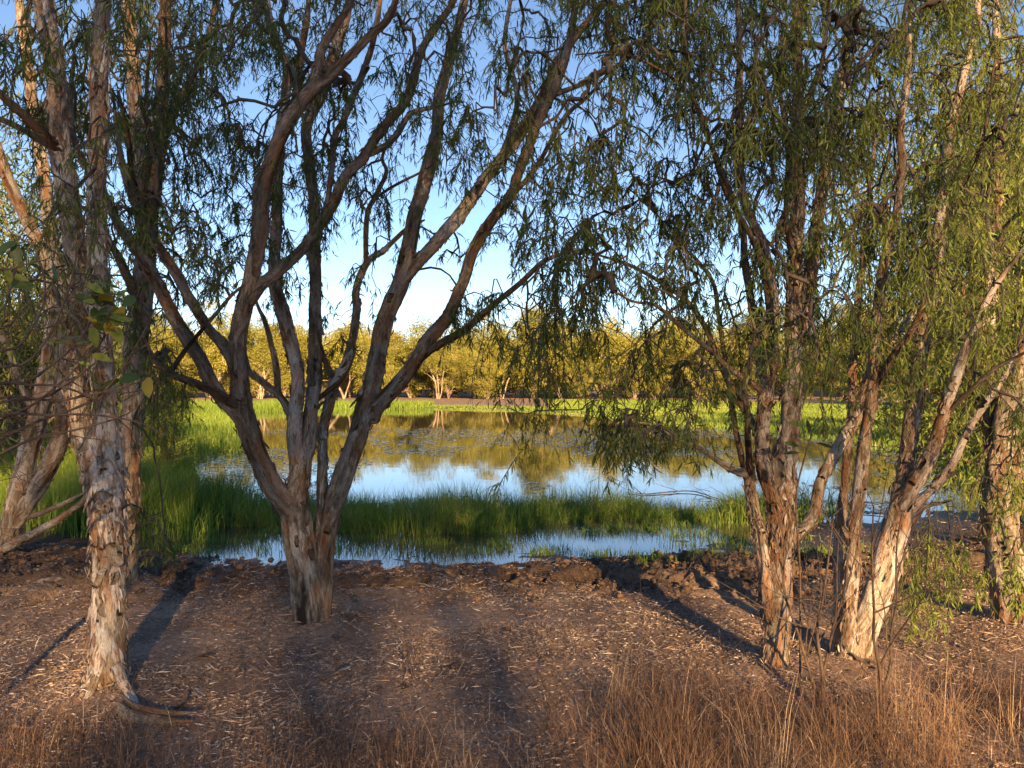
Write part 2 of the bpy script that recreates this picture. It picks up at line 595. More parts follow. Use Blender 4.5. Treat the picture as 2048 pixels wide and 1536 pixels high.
# peeling bark: a few strip shapes shared by all flakes
def flake_meshes():
    out = []
    for k in range(8):
        r_ = np.random.default_rng(50 + k)
        nl, nw = 6, 3
        t = np.linspace(0, 1, nl)
        curl = r_.uniform(0.12, 0.5) * (0.25 if k in (1, 5) else 1 if k % 4 else -0.1)
        w = (0.5 + 0.5 * np.sin(np.pi * np.clip(t * 0.9 + 0.12, 0, 1))) * (r_.uniform(0.36, 0.5) if k in (1, 5) else r_.uniform(0.12, 0.3))
        w = w * (1 + 0.35 * r_.standard_normal(nl) * 0.5)
        y = -t + 0.05 * r_.standard_normal(nl)
        z = curl * t ** 2.2 + 0.02 * r_.standard_normal(nl)
        if k % 3 == 0:
            y[-1], z[-1] = y[-3] - 0.03, z[-2] + 0.10     # end rolled up
        skew = r_.uniform(-0.25, 0.25)
        V, U = [], []
        for side in (0.0, -0.025):
            for i in range(nl):
                for j in range(nw):
                    xx = (j / (nw - 1) - 0.5) * 2 * w[i] + skew * t[i] + 0.02 * r_.standard_normal()
                    zz = z[i] + side - 0.12 * (abs(j - 1)) * w[i] * 2 + 0.012 * r_.standard_normal()
                    V.append((xx, y[i], zz))
                    U.append((xx * 0.12 + k, zz * 0.1 + k * 0.7, y[i] * 0.2))
        q = []
        m = nl * nw
        for i in range(nl - 1):
            for j in range(nw - 1):
                a = i * nw + j
                q.append((a, a + nw, a + nw + 1, a + 1))
                q.append((m + a, m + a + 1, m + a + nw + 1, m + a + nw))
        ring = [i * nw for i in range(nl)] + [(nl - 1) * nw + j for j in range(1, nw)] + [i * nw + nw - 1 for i in range(nl - 2, -1, -1)] + [j for j in range(nw - 2, 0, -1)]
        for a, b in zip(ring, ring[1:] + ring[:1]):
            q.append((a, b, m + b, m + a))
        for tone in (0.15, 0.75):
            me = mesh_data('bark_flake', V, q, None, M_BARK, True,
                           {'bark_uv': np.array(U) + tone * 3, 'tone': np.full(len(V), tone), 'char': np.zeros(len(V)), 'lay': np.full(len(V), .5) + .06 * (k % 3 - 1)})
            out.append(me)
    return out


FLAKES = flake_meshes()


def add_flakes(tree, count, seed=0, smin=0.04, smax=0.13, zmax=4.2):
    r_ = np.random.default_rng(900 + seed)
    S = [s for s in tree.samples if 0.45 < s[0][2] < zmax]
    wts = np.array([s[4] * s[6] for s in S])
    wts /= wts.sum()
    for k in r_.choice(len(S), count, p=wts):
        C, N, B, T, rad, tone, _, holder = S[k]
        th = r_.uniform(-1.9, 1.9)
        n = N * math.cos(th) + B * math.sin(th)
        up = T if T[2] > 0 else -T
        if r_.random() < 0.3:
            up = -up
        x = np.cross(up, n)
        L = r_.uniform(smin, smax) * min(1.0, 0.4 + rad * 9)
        a = r_.normal(0, 0.18)
        x, up2 = x * math.cos(a) + up * math.sin(a), up * math.cos(a) - x * math.sin(a)
        pos = C + n * rad * r_.uniform(0.92, 1.03) - tree.base
        v = int(r_.integers(0, 8)) * 2 + (1 if tone > r_.uniform(0.1, 0.75) else 0)
        o = link('bark_flake', FLAKES[v], holder)
        sx = L * r_.uniform(0.5, 1.1)
        o.matrix_local = Matrix(((x[0] * sx, up2[0] * L, n[0] * L, pos[0]), (x[1] * sx, up2[1] * L, n[1] * L, pos[1]), (x[2] * sx, up2[2] * L, n[2] * L, pos[2]), (0, 0, 0, 1)))


M_SHRED = leaf_mat('bark_shred', [(0.0, (0.05, 0.033, 0.025)), (0.35, (0.14, 0.10, 0.078)), (0.6, (0.22, 0.125, 0.075)), (0.8, (0.34, 0.27, 0.22)), (1.0, (0.52, 0.45, 0.39))], 0.1, 0.85)


def add_shreds(tree, count, seed, zmin=0.03):
    r_ = np.random.default_rng(700 + seed)
    S = [s for s in tree.samples if zmin < s[0][2] < 4.6]
    wts = np.array([s[4] ** 0.25 for s in S])
    pick = r_.choice(len(S), count, p=wts / wts.sum())
    C, N, B, T = (np.array([S[k][j] for k in pick]) for j in range(4))
    rad = np.array([S[k][4] for k in pick])[:, None]
    tone = np.array([S[k][5] for k in pick])
    th = r_.uniform(-2.4, 2.4, (count, 1))
    n = N * np.cos(th) + B * np.sin(th)
    T = np.where(T[:, 2:3] > 0, -T, T) * np.where(r_.random((count, 1)) < .25, -1, 1)
    d = T + n * r_.uniform(-0.05, 0.38, (count, 1)) ** 1.0 + np.cross(T, n) * r_.normal(0, .16, (count, 1))
    L = r_.uniform(.02, .085, count) * np.clip(.5 + rad[:, 0] * 6, .5, 1.1)
    p = C + T * r_.uniform(-.02, .02, (count, 1)) + n * rad * r_.uniform(.95, 1.08, (count, 1))
    tint = np.clip(.62 - .5 * tone + r_.normal(0, .2, count), 0, 1)
    o = link('bark_shreds', leaf_mesh('bark_shreds', p, d, L, L * r_.uniform(.08, .24, count), tint, M_SHRED, seed, tree.base), tree.root)
    tag(o, kind='stuff')


# ------------------------------------------------------------------ leaves and crowns
def leaf_mesh(name, base, direc, length, width, tint, mat, seed=0, origin=(0, 0, 0), simple=False):
    r_ = np.random.default_rng(seed)
    n = len(base)
    d = unit(direc)
    side = unit(np.cross(d, unit(r_.standard_normal((n, 3)))))
    nor = np.cross(side, d)
    L, W = length[:, None], width[:, None]
    bend = r_.uniform(-0.16, 0.16, (n, 1)) * L
    base = base - np.asarray(origin)
    if simple:
        V = np.stack([base, base + d * L * 0.45 + side * W / 2 + nor * bend, base + d * L, base + d * L * 0.45 - side * W / 2 + nor * bend], 1)
        q = (np.arange(n) * 4)[:, None] + np.array([0, 1, 2, 3])
        return mesh_data(name, V.reshape(-1, 3), q, None, mat, False, {'tint': np.repeat(tint, 4)})
    V = np.stack([base, base + d * L * .28 + side * W * .45 + nor * bend * .7, base + d * L * .28 - side * W * .45 + nor * bend * .7,
                  base + d * L * .65 + side * W * .38 + nor * bend, base + d * L * .65 - side * W * .38 + nor * bend, base + d * L], 1)
    o6 = (np.arange(n) * 6)[:, None]
    q = o6 + np.array([1, 3, 4, 2])
    t = np.concatenate([o6 + np.array([0, 1, 2]), o6 + np.array([3, 5, 4])])
    return mesh_data(name, V.reshape(-1, 3), q, t, mat, False, {'tint': np.repeat(tint, 6)})


def grow_crown(tree, targets, tails, seed, leaf_len=(0.04, 0.08), leaf_w=(0.0055, 0.0098), per=24, mat=None, bare=0.06, tint_mu=0.42, up=0.12):
    """sprays: every target is joined to the nearest limb or twig already there, then droops and carries leaves"""
    r_ = np.random.default_rng(seed)
    sk = np.vstack(tree.sk)[::3]
    cap = len(sk) + len(targets) * 48
    pos = np.zeros((cap, 3))
    par = np.full(cap, -1, dtype=int)      # ring to connect to
    logical = np.full(cap, -1, dtype=int)
    pos[:len(sk)] = sk
    n0 = n = len(sk)
    dist = np.array([np.min(np.sum((sk - t) ** 2, 1)) for t in targets])
    lb, ld = [], []
    weight = np.zeros(cap)
    for k in np.argsort(dist):
        tg = targets[k]
        dd = np.sum((pos[:n] - tg) ** 2, 1)
        # prefer joints lower than the spray so that twigs rise, then hang
        dd = dd * np.where(pos[:n, 2] > tg[2] + 0.15, 1.5, 1.0)
        j = int(np.argmin(dd))
        Q = pos[j]
        D = math.sqrt(np.sum((Q - tg) ** 2))
        if D > 2.2:
            continue
        m = max(3, int(D / 0.09) + 2)
        t = np.linspace(0, 1, m)[:, None]
        mid = (Q + tg) / 2 + np.array([0, 0, up * D + 0.03]) + r_.normal(0, 0.10 * D + 0.01, 3)
        path = (1 - t) ** 2 * Q + 2 * t * (1 - t) * mid + t ** 2 * tg
        path[1:-1] += r_.normal(0, 0.008, (m - 2, 3))
        tl = tails[k]
        nt_ = max(2, int(tl / 0.06))
        dr = unit(tg - mid) * 0.6
        p = tg.copy()
        tail = []
        for q in range(nt_):
            dr = unit(dr * 0.72 + np.array([0, 0, -0.36]) + r_.normal(0, 0.10, 3))
            p = p + dr * (tl / nt_)
            tail.append(p.copy())
        chain = np.vstack([path, tail])
        cn = len(chain)
        pos[n:n + cn] = chain
        par[n] = -1
        logical[n] = j
        par[n + 1:n + cn] = np.arange(n, n + cn - 1)
        logical[n + 1:n + cn] = par[n + 1:n + cn]
        weight[n + cn - 1] += 1
        first = n
        n += cn
        is_bare = r_.random() < bare
        # short side twigs hanging from the outer part
        for s_ in range(int(r_.integers(2, 6))):
            i0 = first + int(r_.uniform(0.45, 0.95) * (cn - 1))
            L = r_.uniform(0.07, 0.2)
            dv = unit(np.array([r_.normal(0, .7), r_.normal(0, .7), -0.35]))
            p = pos[i0].copy()
            prev = i0
            for q in range(3):
                p = p + dv * L / 3
                dv = unit(dv + np.array([0, 0, -0.35]))
                if n >= cap:
                    break
                pos[n] = p
                par[n] = prev if q else -1
                if q == 0:
                    pos[n] = pos[i0]
                logical[n] = prev
                prev = n
                n += 1
                if not is_bare:
                    for z_ in range(2):
                        lb.append(p - dv * L / 3 * r_.random())
                        ld.append(dv)
            weight[prev] += 0.6
        if not is_bare:
            i0 = first + int(cn * 0.45)
            nl = int(per * r_.uniform(0.6, 1.3))
            idx = r_.uniform(i0, first + cn - 1.001, nl)
            a = idx.astype(int)
            f = (idx - a)[:, None]
            lb.extend(pos[a] * (1 - f) + pos[a + 1] * f)
            ld.extend(unit(pos[a + 1] - pos[a]))
    # pipe model
    for i in range(n - 1, n0 - 1, -1):
        if logical[i] >= n0:
            weight[logical[i]] += weight[i]
    rad = 0.0014 * np.maximum(weight[:n], 0.5) ** 0.52
    rad[:n0] = 0.003
    # rings
    dirs = np.zeros((n, 3))
    idx = np.arange(n0, n)
    pp = par[idx]
    has = pp >= 0
    dirs[idx[has]] = pos[idx[has]] - pos[pp[has]]
    nxt = np.full(n, -1)
    nxt[pp[has]] = idx[has]
    st = idx[~has]
    ok = nxt[st] >= 0
    dirs[st[ok]] = pos[nxt[st[ok]]] - pos[st[ok]]
    dirs = unit(dirs + 1e-6)
    ref = np.tile(np.array([0.31, 0.17, 0.05]), (n, 1))
    u_ = unit(np.cross(dirs, ref))
    v_ = np.cross(dirs, u_)
    S = 4
    th = np.arange(S) * 2 * np.pi / S
    V = pos[:n, None, :] + (u_[:, None, :] * np.cos(th)[None, :, None] + v_[:, None, :] * np.sin(th)[None, :, None]) * rad[:, None, None]
    V = V[n0:].reshape(-1, 3)
    e = idx[has]
    a0, b0 = (par[e] - n0)[:, None] * S, (e - n0)[:, None] * S
    j = np.arange(S)[None, :]
    k = (j + 1) % S
    keep = (par[e] >= n0)
    q = np.stack([a0 + j, a0 + k, b0 + k, b0 + j], 2)[keep].reshape(-1, 4)
    tw = link('twigs', mesh_data('twigs', V - tree.base, q, None, M_TWIG), tree.root)
    tag(tw, kind='stuff')
    lb, ld = np.array(lb), np.array(ld)
    nL = len(lb)
    direc = ld * 0.45 + np.array([0, 0, -0.55]) + r_.normal(0, 0.42, (nL, 3))
    sz_ = r_.beta(2, 2, nL)
    ln = leaf_len[0] * .75 + (leaf_len[1] * 1.05 - leaf_len[0] * .75) * sz_
    wd = leaf_w[0] * .8 + (leaf_w[1] - leaf_w[0] * .8) * np.clip(sz_ + r_.normal(0, .2, nL), 0, 1)
    tint = np.clip(tint_mu + r_.normal(0, 0.2, nL) + 0.5 * (fbm(lb[:, 0] * 1.6, lb[:, 1] * 1.6, lb[:, 2] * 1.6, 2) - 0.5), 0, 1)
    cr = link('crown', mesh_from_leaves(lb, direc, ln, wd, tint, mat or M_LEAF, seed, tree.base), tree.root)
    tag(cr, kind='stuff')
    return nL


def mesh_from_leaves(lb, direc, ln, wd, tint, mat, seed, origin):
    return leaf_mesh('crown', lb, direc, ln, wd, tint, mat, seed, origin)


# how thick the foliage hangs, sampled over the near trees: columns 128 px wide from x=0, rows 128 px high from y=-128
DENS = [
    [5, 5, 6, 6, 4, 3, 3, 4, 5, 6, 7, 7, 7, 7, 7, 7],
    [5, 5, 10, 9.5, 6, 5, 4.5, 4.5, 5, 8, 9, 8, 7, 9, 9, 9],
    [4.5, 4, 10, 9.5, 6.5, 5.5, 4, 4.5, 5, 7, 9, 8, 7, 9, 9, 10],
    [4, 3, 9, 8.5, 6, 6, 2.2, 3.5, 5, 7, 9, 8, 7, 8, 9, 10],
    [3.5, 2, 7, 7, 5, 3.5, .6, 1.5, 5.5, 8, 7, 6, 5.5, 8, 9, 10],
    [4, 2, 2, 3, 1, 1, 0, 1.5, 5.5, 6.5, 5, 4, 4, 7, 9, 10],
    [3, 1, 2, 0, 0, .6, 0, .6, 2.4, 3.0, 3.2, 2.0, 1.6, 5, 7, 9],
    [0, 0, 1.6, 0, 0, 0, 0, 0, .8, 1.8, 2.2, 1.2, .7, 2, 2.5, 4],
]
K_SPRAY = 5.2


def spray_targets(seed, cols, d0, d1, extra=()):
    """cols: {column: share}"""
    r_ = np.random.default_rng(seed)
    T, tl = [], []
    for row, vals in enumerate(DENS):
        for c, share in cols.items():
            nn = r_.poisson(vals[c] * share * K_SPRAY)
            left_ = nn
            while left_ > 0:                              # sprays gather in clumps at the branch ends
                m_ = min(left_, int(r_.integers(3, 11)))
                px_, py_, dd_ = c * 128 + r_.uniform(0, 128), -128 + row * 128 + r_.uniform(0, 128) - 25, r_.uniform(d0, d1)
                for _ in range(m_):
                    T.append(at(px_ + r_.normal(0, 32), py_ + r_.normal(0, 32), dd_ + r_.normal(0, .12)))
                    tl.append(r_.uniform(0.08, 0.34))
                left_ -= m_
    for (x0, x1, y0, y1, e0, e1, nn, t0, t1) in extra:
        for _ in range(nn):
            T.append(at(r_.uniform(x0, x1), r_.uniform(y0, y1), r_.uniform(e0, e1)))
            tl.append(r_.uniform(t0, t1))
    return np.array(T), np.array(tl)


# ------------------------------------------------------------------ the near trees
def base_at(px, py):
    d = 1.65 * F / (py - 768)
    x = (px - 1024) / F * d
    return (x, d, float(ground_z(np.array([x]), np.array([d]))[0]))


# --- tree with five limbs in the middle
def char_mask(V):
    h = V[:, 2]
    n = fbm(V[:, 0] * 24, V[:, 1] * 24, V[:, 2] * 1.6, 3)
    return smooth((0.33 - h + (n - 0.5) * 1.9) / 0.2) * 0.94


centre = Tree('paperbark_tree', base_at(625, 1250), 'wide-forking paperbark with a blackened foot, standing alone before the reeds', 'near paperbark trees')
b = 5.26
centre.limb([(620, 1285, b, 136), (622, 1258, b, 100), (621, 1235, b, 86), (616, 1190, b, 76), (608, 1130, b, 68), (598, 1070, b, 66), (592, 1015, b, 62), (598, 960, b, 46), (600, 930, b, 40)],
            0.25, 'trunk', 1.0, step=0.014, sides=40, char=char_mask, flake=1.4)
centre.limb([(645, 1282, b + .02, 56), (647, 1230, b + .02, 46), (651, 1150, b + .03, 42), (657, 1080, b + .05, 44), (668, 1020, b + .06, 48), (684, 965, b + .08, 50), (700, 915, 5.4, 48), (714, 873, 5.42, 46), (732, 815, 5.46, 47), (747, 753, 5.5, 43),
             (757, 695, 5.55, 40), (772, 632, 5.6, 40), (803, 556, 5.7, 40), (826, 449, 5.8, 36), (849, 371, 5.9, 33), (869, 293, 5.95, 31), (877, 215, 6.0, 27), (892, 137, 6.0, 24), (916, 59, 6.05, 21), (937, -30, 6.1, 18), (970, -180, 6.2, 10)], 0.42, char=char_mask)
centre.limb([(592, 1030, b, 52), (570, 1005, 5.22, 54), (544, 975, 5.18, 54), (521, 926, 5.12, 48), (498, 865, 5.05, 50), (482, 800, 5.0, 46), (480, 745, 4.95, 40), (479, 680, 4.9, 37), (490, 615, 4.85, 38), (505, 556, 4.8, 38), (517, 470, 4.75, 36),
             (525, 390, 4.7, 34), (545, 312, 4.65, 33), (572, 254, 4.6, 33), (597, 213, 4.55, 32), (625, 180, 4.52, 30), (666, 148, 4.5, 26), (697, 113, 4.48, 24), (740, 70, 4.45, 21), (775, 36, 4.4, 18), (800, -30, 4.35, 14), (830, -150, 4.3, 8)], 0.55)
centre.limb([(620, 185, 4.53, 24), (642, 109, 4.6, 21), (668, 59, 4.65, 19), (702, 0, 4.7, 16), (740, -110, 4.8, 9)], 0.6)
centre.limb([(494, 600, 4.84, 30), (520, 570, 4.82, 29), (556, 545, 4.85, 27), (619, 480, 4.9, 26), (666, 410, 4.95, 26), (689, 359, 5.0, 25), (732, 305, 5.05, 24), (771, 250, 5.1, 22), (810, 203, 5.15, 21), (828, 156, 5.2, 19), (849, 90, 5.25, 17), (908, 0, 5.3, 13), (940, -90, 5.4, 7)], 0.6)
centre.limb([(728, 312, 5.05, 18), (752, 302, 5.1, 17), (775, 289, 5.15, 16), (796, 266, 5.2, 14), (822, 227, 5.25, 12), (868, 214, 5.3, 8)], 0.3)
centre.limb([(490, 850, 5.05, 36), (472, 826, 5.0, 34), (429, 777, 4.95, 32), (398, 717, 4.9, 31), (350, 640, 4.85, 30), (302, 545, 4.8, 28), (258, 478, 4.75, 25), (232, 438, 4.7, 20), (190, 330, 4.65, 13), (170, 240, 4.6, 6)], 0.5)
centre.limb([(480, 760, 4.97, 28), (458, 709, 5.1, 27), (400, 632, 5.25, 26), (345, 535, 5.4, 24), (300, 465, 5.5, 22), (265, 400, 5.6, 18), (240, 300, 5.7, 12), (225, 180, 5.8, 6)], 0.5)
centre.limb([(490, 825, 5.05, 26), (455, 798, 4.9, 23), (400, 769, 4.75, 20), (340, 748, 4.65, 17), (312, 725, 4.6, 13), (290, 680, 4.6, 7)], 0.75)
centre.limb([(340, 748, 4.66, 12), (370, 700, 4.7, 11), (420, 640, 4.75, 9), (470, 585, 4.75, 7), (505, 560, 4.78, 4)], 0.9, rough=.4)
centre.limb([(600, 975, b, 42), (596, 920, b + .02, 39), (591, 870, b + .03, 37), (592, 825, 5.3, 35), (595, 753, 5.35, 34), (580, 680, 5.42, 32), (560, 608, 5.5, 31), (549, 560, 5.55, 29), (552, 469, 5.6, 27), (556, 351, 5.7, 25), (564, 234, 5.8, 23), (576, 140, 5.85, 20), (548, 78, 5.9, 16), (535, 0, 5.95, 13), (520, -120, 6, 7)], 0.38)
centre.limb([(590, 203, 5.82, 19), (600, 120, 5.8, 17), (612, 50, 5.8, 15), (625, -60, 5.8, 9)], 0.45)
centre.limb([(605, 960, b + .02, 38), (614, 890, 5.32, 36), (626, 801, 5.4, 34), (631, 729, 5.46, 31), (631, 656, 5.5, 30), (631, 560, 5.6, 28), (630, 450, 5.7, 27), (623, 351, 5.8, 25), (612, 260, 5.9, 22), (640, 190, 6, 26), (668, 110, 6.05, 24), (695, 20, 6.1, 20), (720, -100, 6.2, 11)], 0.5)
centre.limb([(636, 798, 5.4, 13), (660, 778, 5.36, 12), (680, 762, 5.33, 10), (700, 735, 5.3, 6), (712, 700, 5.28, 4)], 0.8, rough=.5)
centre.limb([(650, 1130, 5.32, 20), (645, 1060, 5.34, 27), (641, 984, 5.36, 26), (646, 897, 5.42, 25), (649, 849, 5.45, 25), (660, 801, 5.5, 26), (672, 762, 5.55, 27), (690, 727, 5.6, 22), (706, 671, 5.65, 20), (713, 618, 5.7, 18), (714, 580, 5.75, 17), (733, 527, 5.8, 16), (770, 500, 5.85, 13), (814, 457, 5.9, 9), (850, 440, 5.95, 4)], 0.12)
centre.limb([(672, 762, 5.55, 17), (655, 730, 5.5, 14), (640, 690, 5.45, 11), (636, 660, 5.42, 7)], 0.4)
centre.limb([(731, 530, 5.8, 13), (734, 430, 5.75, 11), (752, 390, 5.75, 10), (772, 344, 5.8, 9), (765, 310, 5.8, 7), (800, 250, 5.85, 4)], 0.5)
centre.limb([(745, 400, 5.76, 8), (790, 370, 5.8, 8), (840, 345, 5.85, 6), (880, 320, 5.9, 3)], 0.6)
centre.limb([(590, 850, 5.3, 22), (575, 815, 5.32, 20), (555, 786, 5.35, 18), (525, 762, 5.38, 17), (500, 742, 5.4, 14), (488, 700, 5.42, 8)], 0.35)
centre.limb([(556, 790, 5.35, 16), (552, 735, 5.45, 15), (540, 680, 5.5, 13), (528, 640, 5.55, 11), (516, 612, 5.6, 8), (500, 560, 5.6, 4)], 0.55)
centre.limb([(742, 838, 5.46, 40), (762, 808, 5.4, 38), (790, 776, 5.35, 36), (824, 733, 5.3, 34), (862, 676, 5.2, 33), (900, 625, 5.1, 31), (930, 560, 5.05, 28), (948, 500, 5.0, 27), (972, 455, 4.95, 26), (1020, 393, 4.9, 25), (1048, 310, 4.85, 23), (1070, 250, 4.8, 22), (1103, 190, 4.75, 21), (1130, 117, 4.7, 19), (1148, 20, 4.65, 15), (1165, -120, 4.6, 8)], 0.55)
centre.limb([(845, 712, 5.26, 20), (880, 687, 5.15, 19), (925, 661, 5.0, 18), (978, 618, 4.8, 15), (1045, 560, 4.6, 12), (1090, 521, 4.5, 10), (1135, 505, 4.45, 7), (1180, 500, 4.4, 4)], 0.7)
centre.limb([(808, 560, 5.7, 32), (830, 532, 5.7, 31), (857, 500, 5.65, 30), (919, 430, 5.6, 29), (959, 375, 5.55, 27), (998, 320, 5.5, 26), (1042, 268, 5.45, 23), (1085, 190, 5.4, 19), (1125, 105, 5.4, 16), (1175, 40, 5.4, 13), (1240, -40, 5.4, 7)], 0.25)
centre.limb([(1000, 318, 5.5, 14), (1020, 260, 5.6, 13), (1035, 190, 5.7, 12), (1010, 90, 5.8, 11), (1022, 0, 5.9, 8)], 0.35)
centre.limb([(1010, 300, 5.48, 16), (1060, 230, 5.3, 15), (1110, 190, 5.2, 13), (1170, 165, 5.1, 10), (1220, 140, 5.0, 6)], 0.4)
centre.limb([(1030, 385, 4.9, 12), (1075, 330, 4.9, 11), (1130, 235, 4.9, 10), (1180, 190, 4.9, 8), (1230, 130, 4.9, 4)], 0.55)
centre.limb([(666, 280, 5.2, 15), (690, 235, 5.3, 16), (708, 195, 5.4, 16), (735, 120, 5.5, 15), (755, 40, 5.6, 12), (770, -60, 5.7, 6)], 0.35)
centre.limb([(640, 455, 4.93, 12), (650, 420, 5.0, 13), (662, 350, 5.1, 14), (666, 280, 5.2, 15)], 0.45)
add_flakes(centre, 280, 1)
add_shreds(centre, 4600, 1, 0.5)
centre_T = spray_targets(21, {2: .6, 3: 1, 4: 1, 5: 1, 6: 1, 7: 1, 8: .6}, 4.3, 6.4, [
    (285, 385, 690, 820, 4.5, 5.1, 26, .12, .3), (950, 1110, 590, 680, 4.3, 4.9, 9, .35, .6), (1050, 1140, 600, 720, 4.3, 4.6, 8, .5, .75),
    (640, 700, 650, 720, 5.3, 5.7, 5, .1, .2), (905, 945, 560, 640, 4.9, 5.1, 6, .1, .2), (330, 560, 430, 640, 4.6, 5.6, 18, .1, .25)])
nleaf = grow_crown(centre, *centre_T, 31, bare=0.12)

# --- pale double-stemmed tree at the left
left = Tree('paperbark_tree', base_at(215, 1385), 'pale paperbark with two stems and peeling white bark, curled bark at its foot', 'near paperbark trees')
b = 4.1
left.limb([(214, 1420, b, 130), (213, 1385, b, 100), (215, 1330, b, 80), (214, 1270, b, 74), (216, 1190, b, 70), (218, 1110, b, 70), (216, 1030, b, 72), (212, 950, b, 80), (205, 890, b, 74), (196, 850, b, 56)], -0.22, 'trunk', 1.0, step=0.012, sides=40, flake=1.5)
left.limb([(190, 960, b, 50), (172, 880, 4.1, 48), (160, 800, 4.12, 46), (156, 700, 4.15, 46), (165, 580, 4.15, 46), (150, 480, 4.12, 44), (133, 370, 4.1, 43), (118, 250, 4.08, 43), (112, 150, 4.05, 43), (98, 65, 4.02, 42), (88, -20, 4.0, 38), (70, -180, 4, 26)], -0.15)
left.limb([(226, 940, b, 56), (215, 860, 4.05, 52), (206, 760, 4.02, 48), (203, 640, 4.0, 45), (200, 520, 4.0, 43), (195, 400, 4.0, 41), (196, 300, 4.0, 40), (200, 150, 4.02, 38), (206, 0, 4.05, 34), (215, -150, 4.1, 22)], -0.15)
left.limb([(125, 300, 4.1, 24), (100, 280, 4.0, 22), (62, 243, 3.9, 20), (0, 185, 3.8, 17), (-70, 120, 3.7, 10)], 0.7)
left.limb([(122, 300, 4.1, 18), (80, 280, 4.2, 16), (40, 255, 4.25, 15), (-10, 235, 4.3, 12), (-80, 215, 4.3, 6)], 0.8)
left.limb([(200, 380, 4.0, 20), (175, 330, 4.1, 18), (150, 290, 4.2, 15), (140, 200, 4.25, 12), (150, 90, 4.3, 6)], 0.4)
left.limb([(203, 640, 4.0, 18), (185, 700, 3.9, 15), (150, 640, 3.8, 10), (110, 610, 3.75, 5)], 0.6)
left.limb3(np.array([[*(at(200, 1330, 4.08)),   .03], [*(at(185, 1375, 3.98)), .022], [*(at(165, 1412, 3.9)), .014], [*(at(150, 1432, 3.85)), .006]]), 0.1, 'root', 1.2)
left.limb3(np.array([[*(at(235, 1330, 4.02)), .03], [*(at(255, 1378, 3.95)), .022], [*(at(275, 1408, 3.9)), .013], [*(at(292, 1428, 3.85)), .006]]), 0.2, 'root', 1.2)
add_flakes(left, 210, 2, zmax=3.6)
add_shreds(left, 3600, 2)
lt = spray_targets(22, {0: .5, 1: .6}, 3.5, 4.7, [(260, 350, 1000, 1060, 4.3, 4.6, 4, .15, .25)])
grow_crown(left, *lt, 32)

# --- straight dark trunk right behind it
behind = Tree('paperbark_tree', base_at(250, 1195), 'straight grey-brown paperbark close behind the pale double-stemmed one', 'near paperbark trees')
b = 6.1
behind.limb([(246, 1225, b, 60), (248, 1195, b, 52), (256, 1100, b, 46), (262, 970, b, 44), (266, 809, b, 46), (272, 700, b, 50), (284, 600, b, 50), (292, 500, b, 46), (296, 440, b, 42), (300, 380, b, 34)], 0.4, 'trunk', 1.0, step=0.018)
behind.limb([(296, 460, b, 36), (286, 380, 6.1, 34), (276, 280, 6.15, 32), (266, 150, 6.2, 30), (258, 20, 6.25, 27), (250, -120, 6.3, 16)], 0.25)
behind.limb([(298, 450, b, 34), (312, 350, 6.0, 32), (322, 230, 5.95, 30), (328, 110, 5.9, 27), (335, -20, 5.9, 22), (345, -150, 5.9, 12)], 0.55)
behind.limb([(280, 620, b, 26), (262, 570, 6, 22), (240, 520, 5.9, 19), (222, 490, 5.85, 14), (200, 430, 5.8, 8)], 0.65)
behind.limb([(290, 480, b, 18), (275, 420, 5.9, 16), (262, 330, 5.8, 14), (255, 260, 5.7, 11), (235, 180, 5.6, 7)], 0.95, rough=.5)
behind.limb([(283, 560, b, 16), (288, 400, 5.7, 14), (300, 300, 5.6, 12), (292, 200, 5.5, 9), (300, 90, 5.4, 5)], 0.95, rough=.5)
behind.limb([(318, 300, 5.95, 18), (360, 200, 5.9, 16), (400, 120, 5.9, 13), (430, 20, 5.9, 10), (460, -80, 5.9, 5)], 0.5)
add_flakes(behind, 90, 3)
add_shreds(behind, 1600, 3)
bt = spray_targets(23, {0: .25, 1: .4, 2: .6, 3: .35}, 5.4, 7.0, [(300, 350, 1010, 1080, 5.6, 6.0, 5, .15, .3)])
grow_crown(behind, *bt, 33)

# --- leaning tree at the left edge
lean = Tree('paperbark_tree', base_at(2, 1118), 'leaning paperbark with forked flaky trunk beside the green grass meadow', 'near paperbark trees')
b = 7.3
lean.limb([(-8, 1150, b, 66), (2, 1110, b, 54), (20, 1060, b, 48), (40, 990, b, 46), (55, 918, b, 44), (76, 836, b, 44), (95, 754, b, 42), (106, 660, b, 38), (104, 560, b, 34)], 0.2, 'trunk', 1.1, step=0.02)
lean.limb([(28, 1050, b, 36), (60, 1000, b, 38), (92, 950, b, 40), (118, 885, 7.2, 40), (130, 809, 7.15, 40), (136, 720, 7.1, 36), (125, 600, 7.1, 32), (100, 460, 7.1, 30), (85, 330, 7.1, 28), (70, 240, 7.1, 26), (50, 80, 7.1, 22), (30, -40, 7.1, 16)], 0.3)
lean.limb([(104, 590, b, 32), (96, 525, 7.3, 30), (60, 450, 7.3, 28), (20, 370, 7.3, 26), (-5, 300, 7.3, 22), (-50, 180, 7.3, 12)], 0.3)
lean.limb([(8, 1096, b - .02, 24), (45, 1078, 7.1, 19), (82, 1060, 6.95, 17), (140, 1022, 6.8, 15), (180, 988, 6.7, 12), (215, 950, 6.6, 7)], 0.25)
lean.limb([(50, 1035, b, 14), (90, 1022, 7.3, 11), (130, 1005, 7.25, 10), (165, 985, 7.2, 6)], 0.5)
lean.limb([(75, 850, b, 20), (40, 760, 7.4, 17), (10, 680, 7.5, 14), (-40, 600, 7.6, 8)], 0.4)
add_flakes(lean, 80, 4)
add_shreds(lean, 1600, 4)
ls = spray_targets(24, {0: .5, 1: .25}, 6.7, 8.6)
grow_crown(lean, *ls, 34)

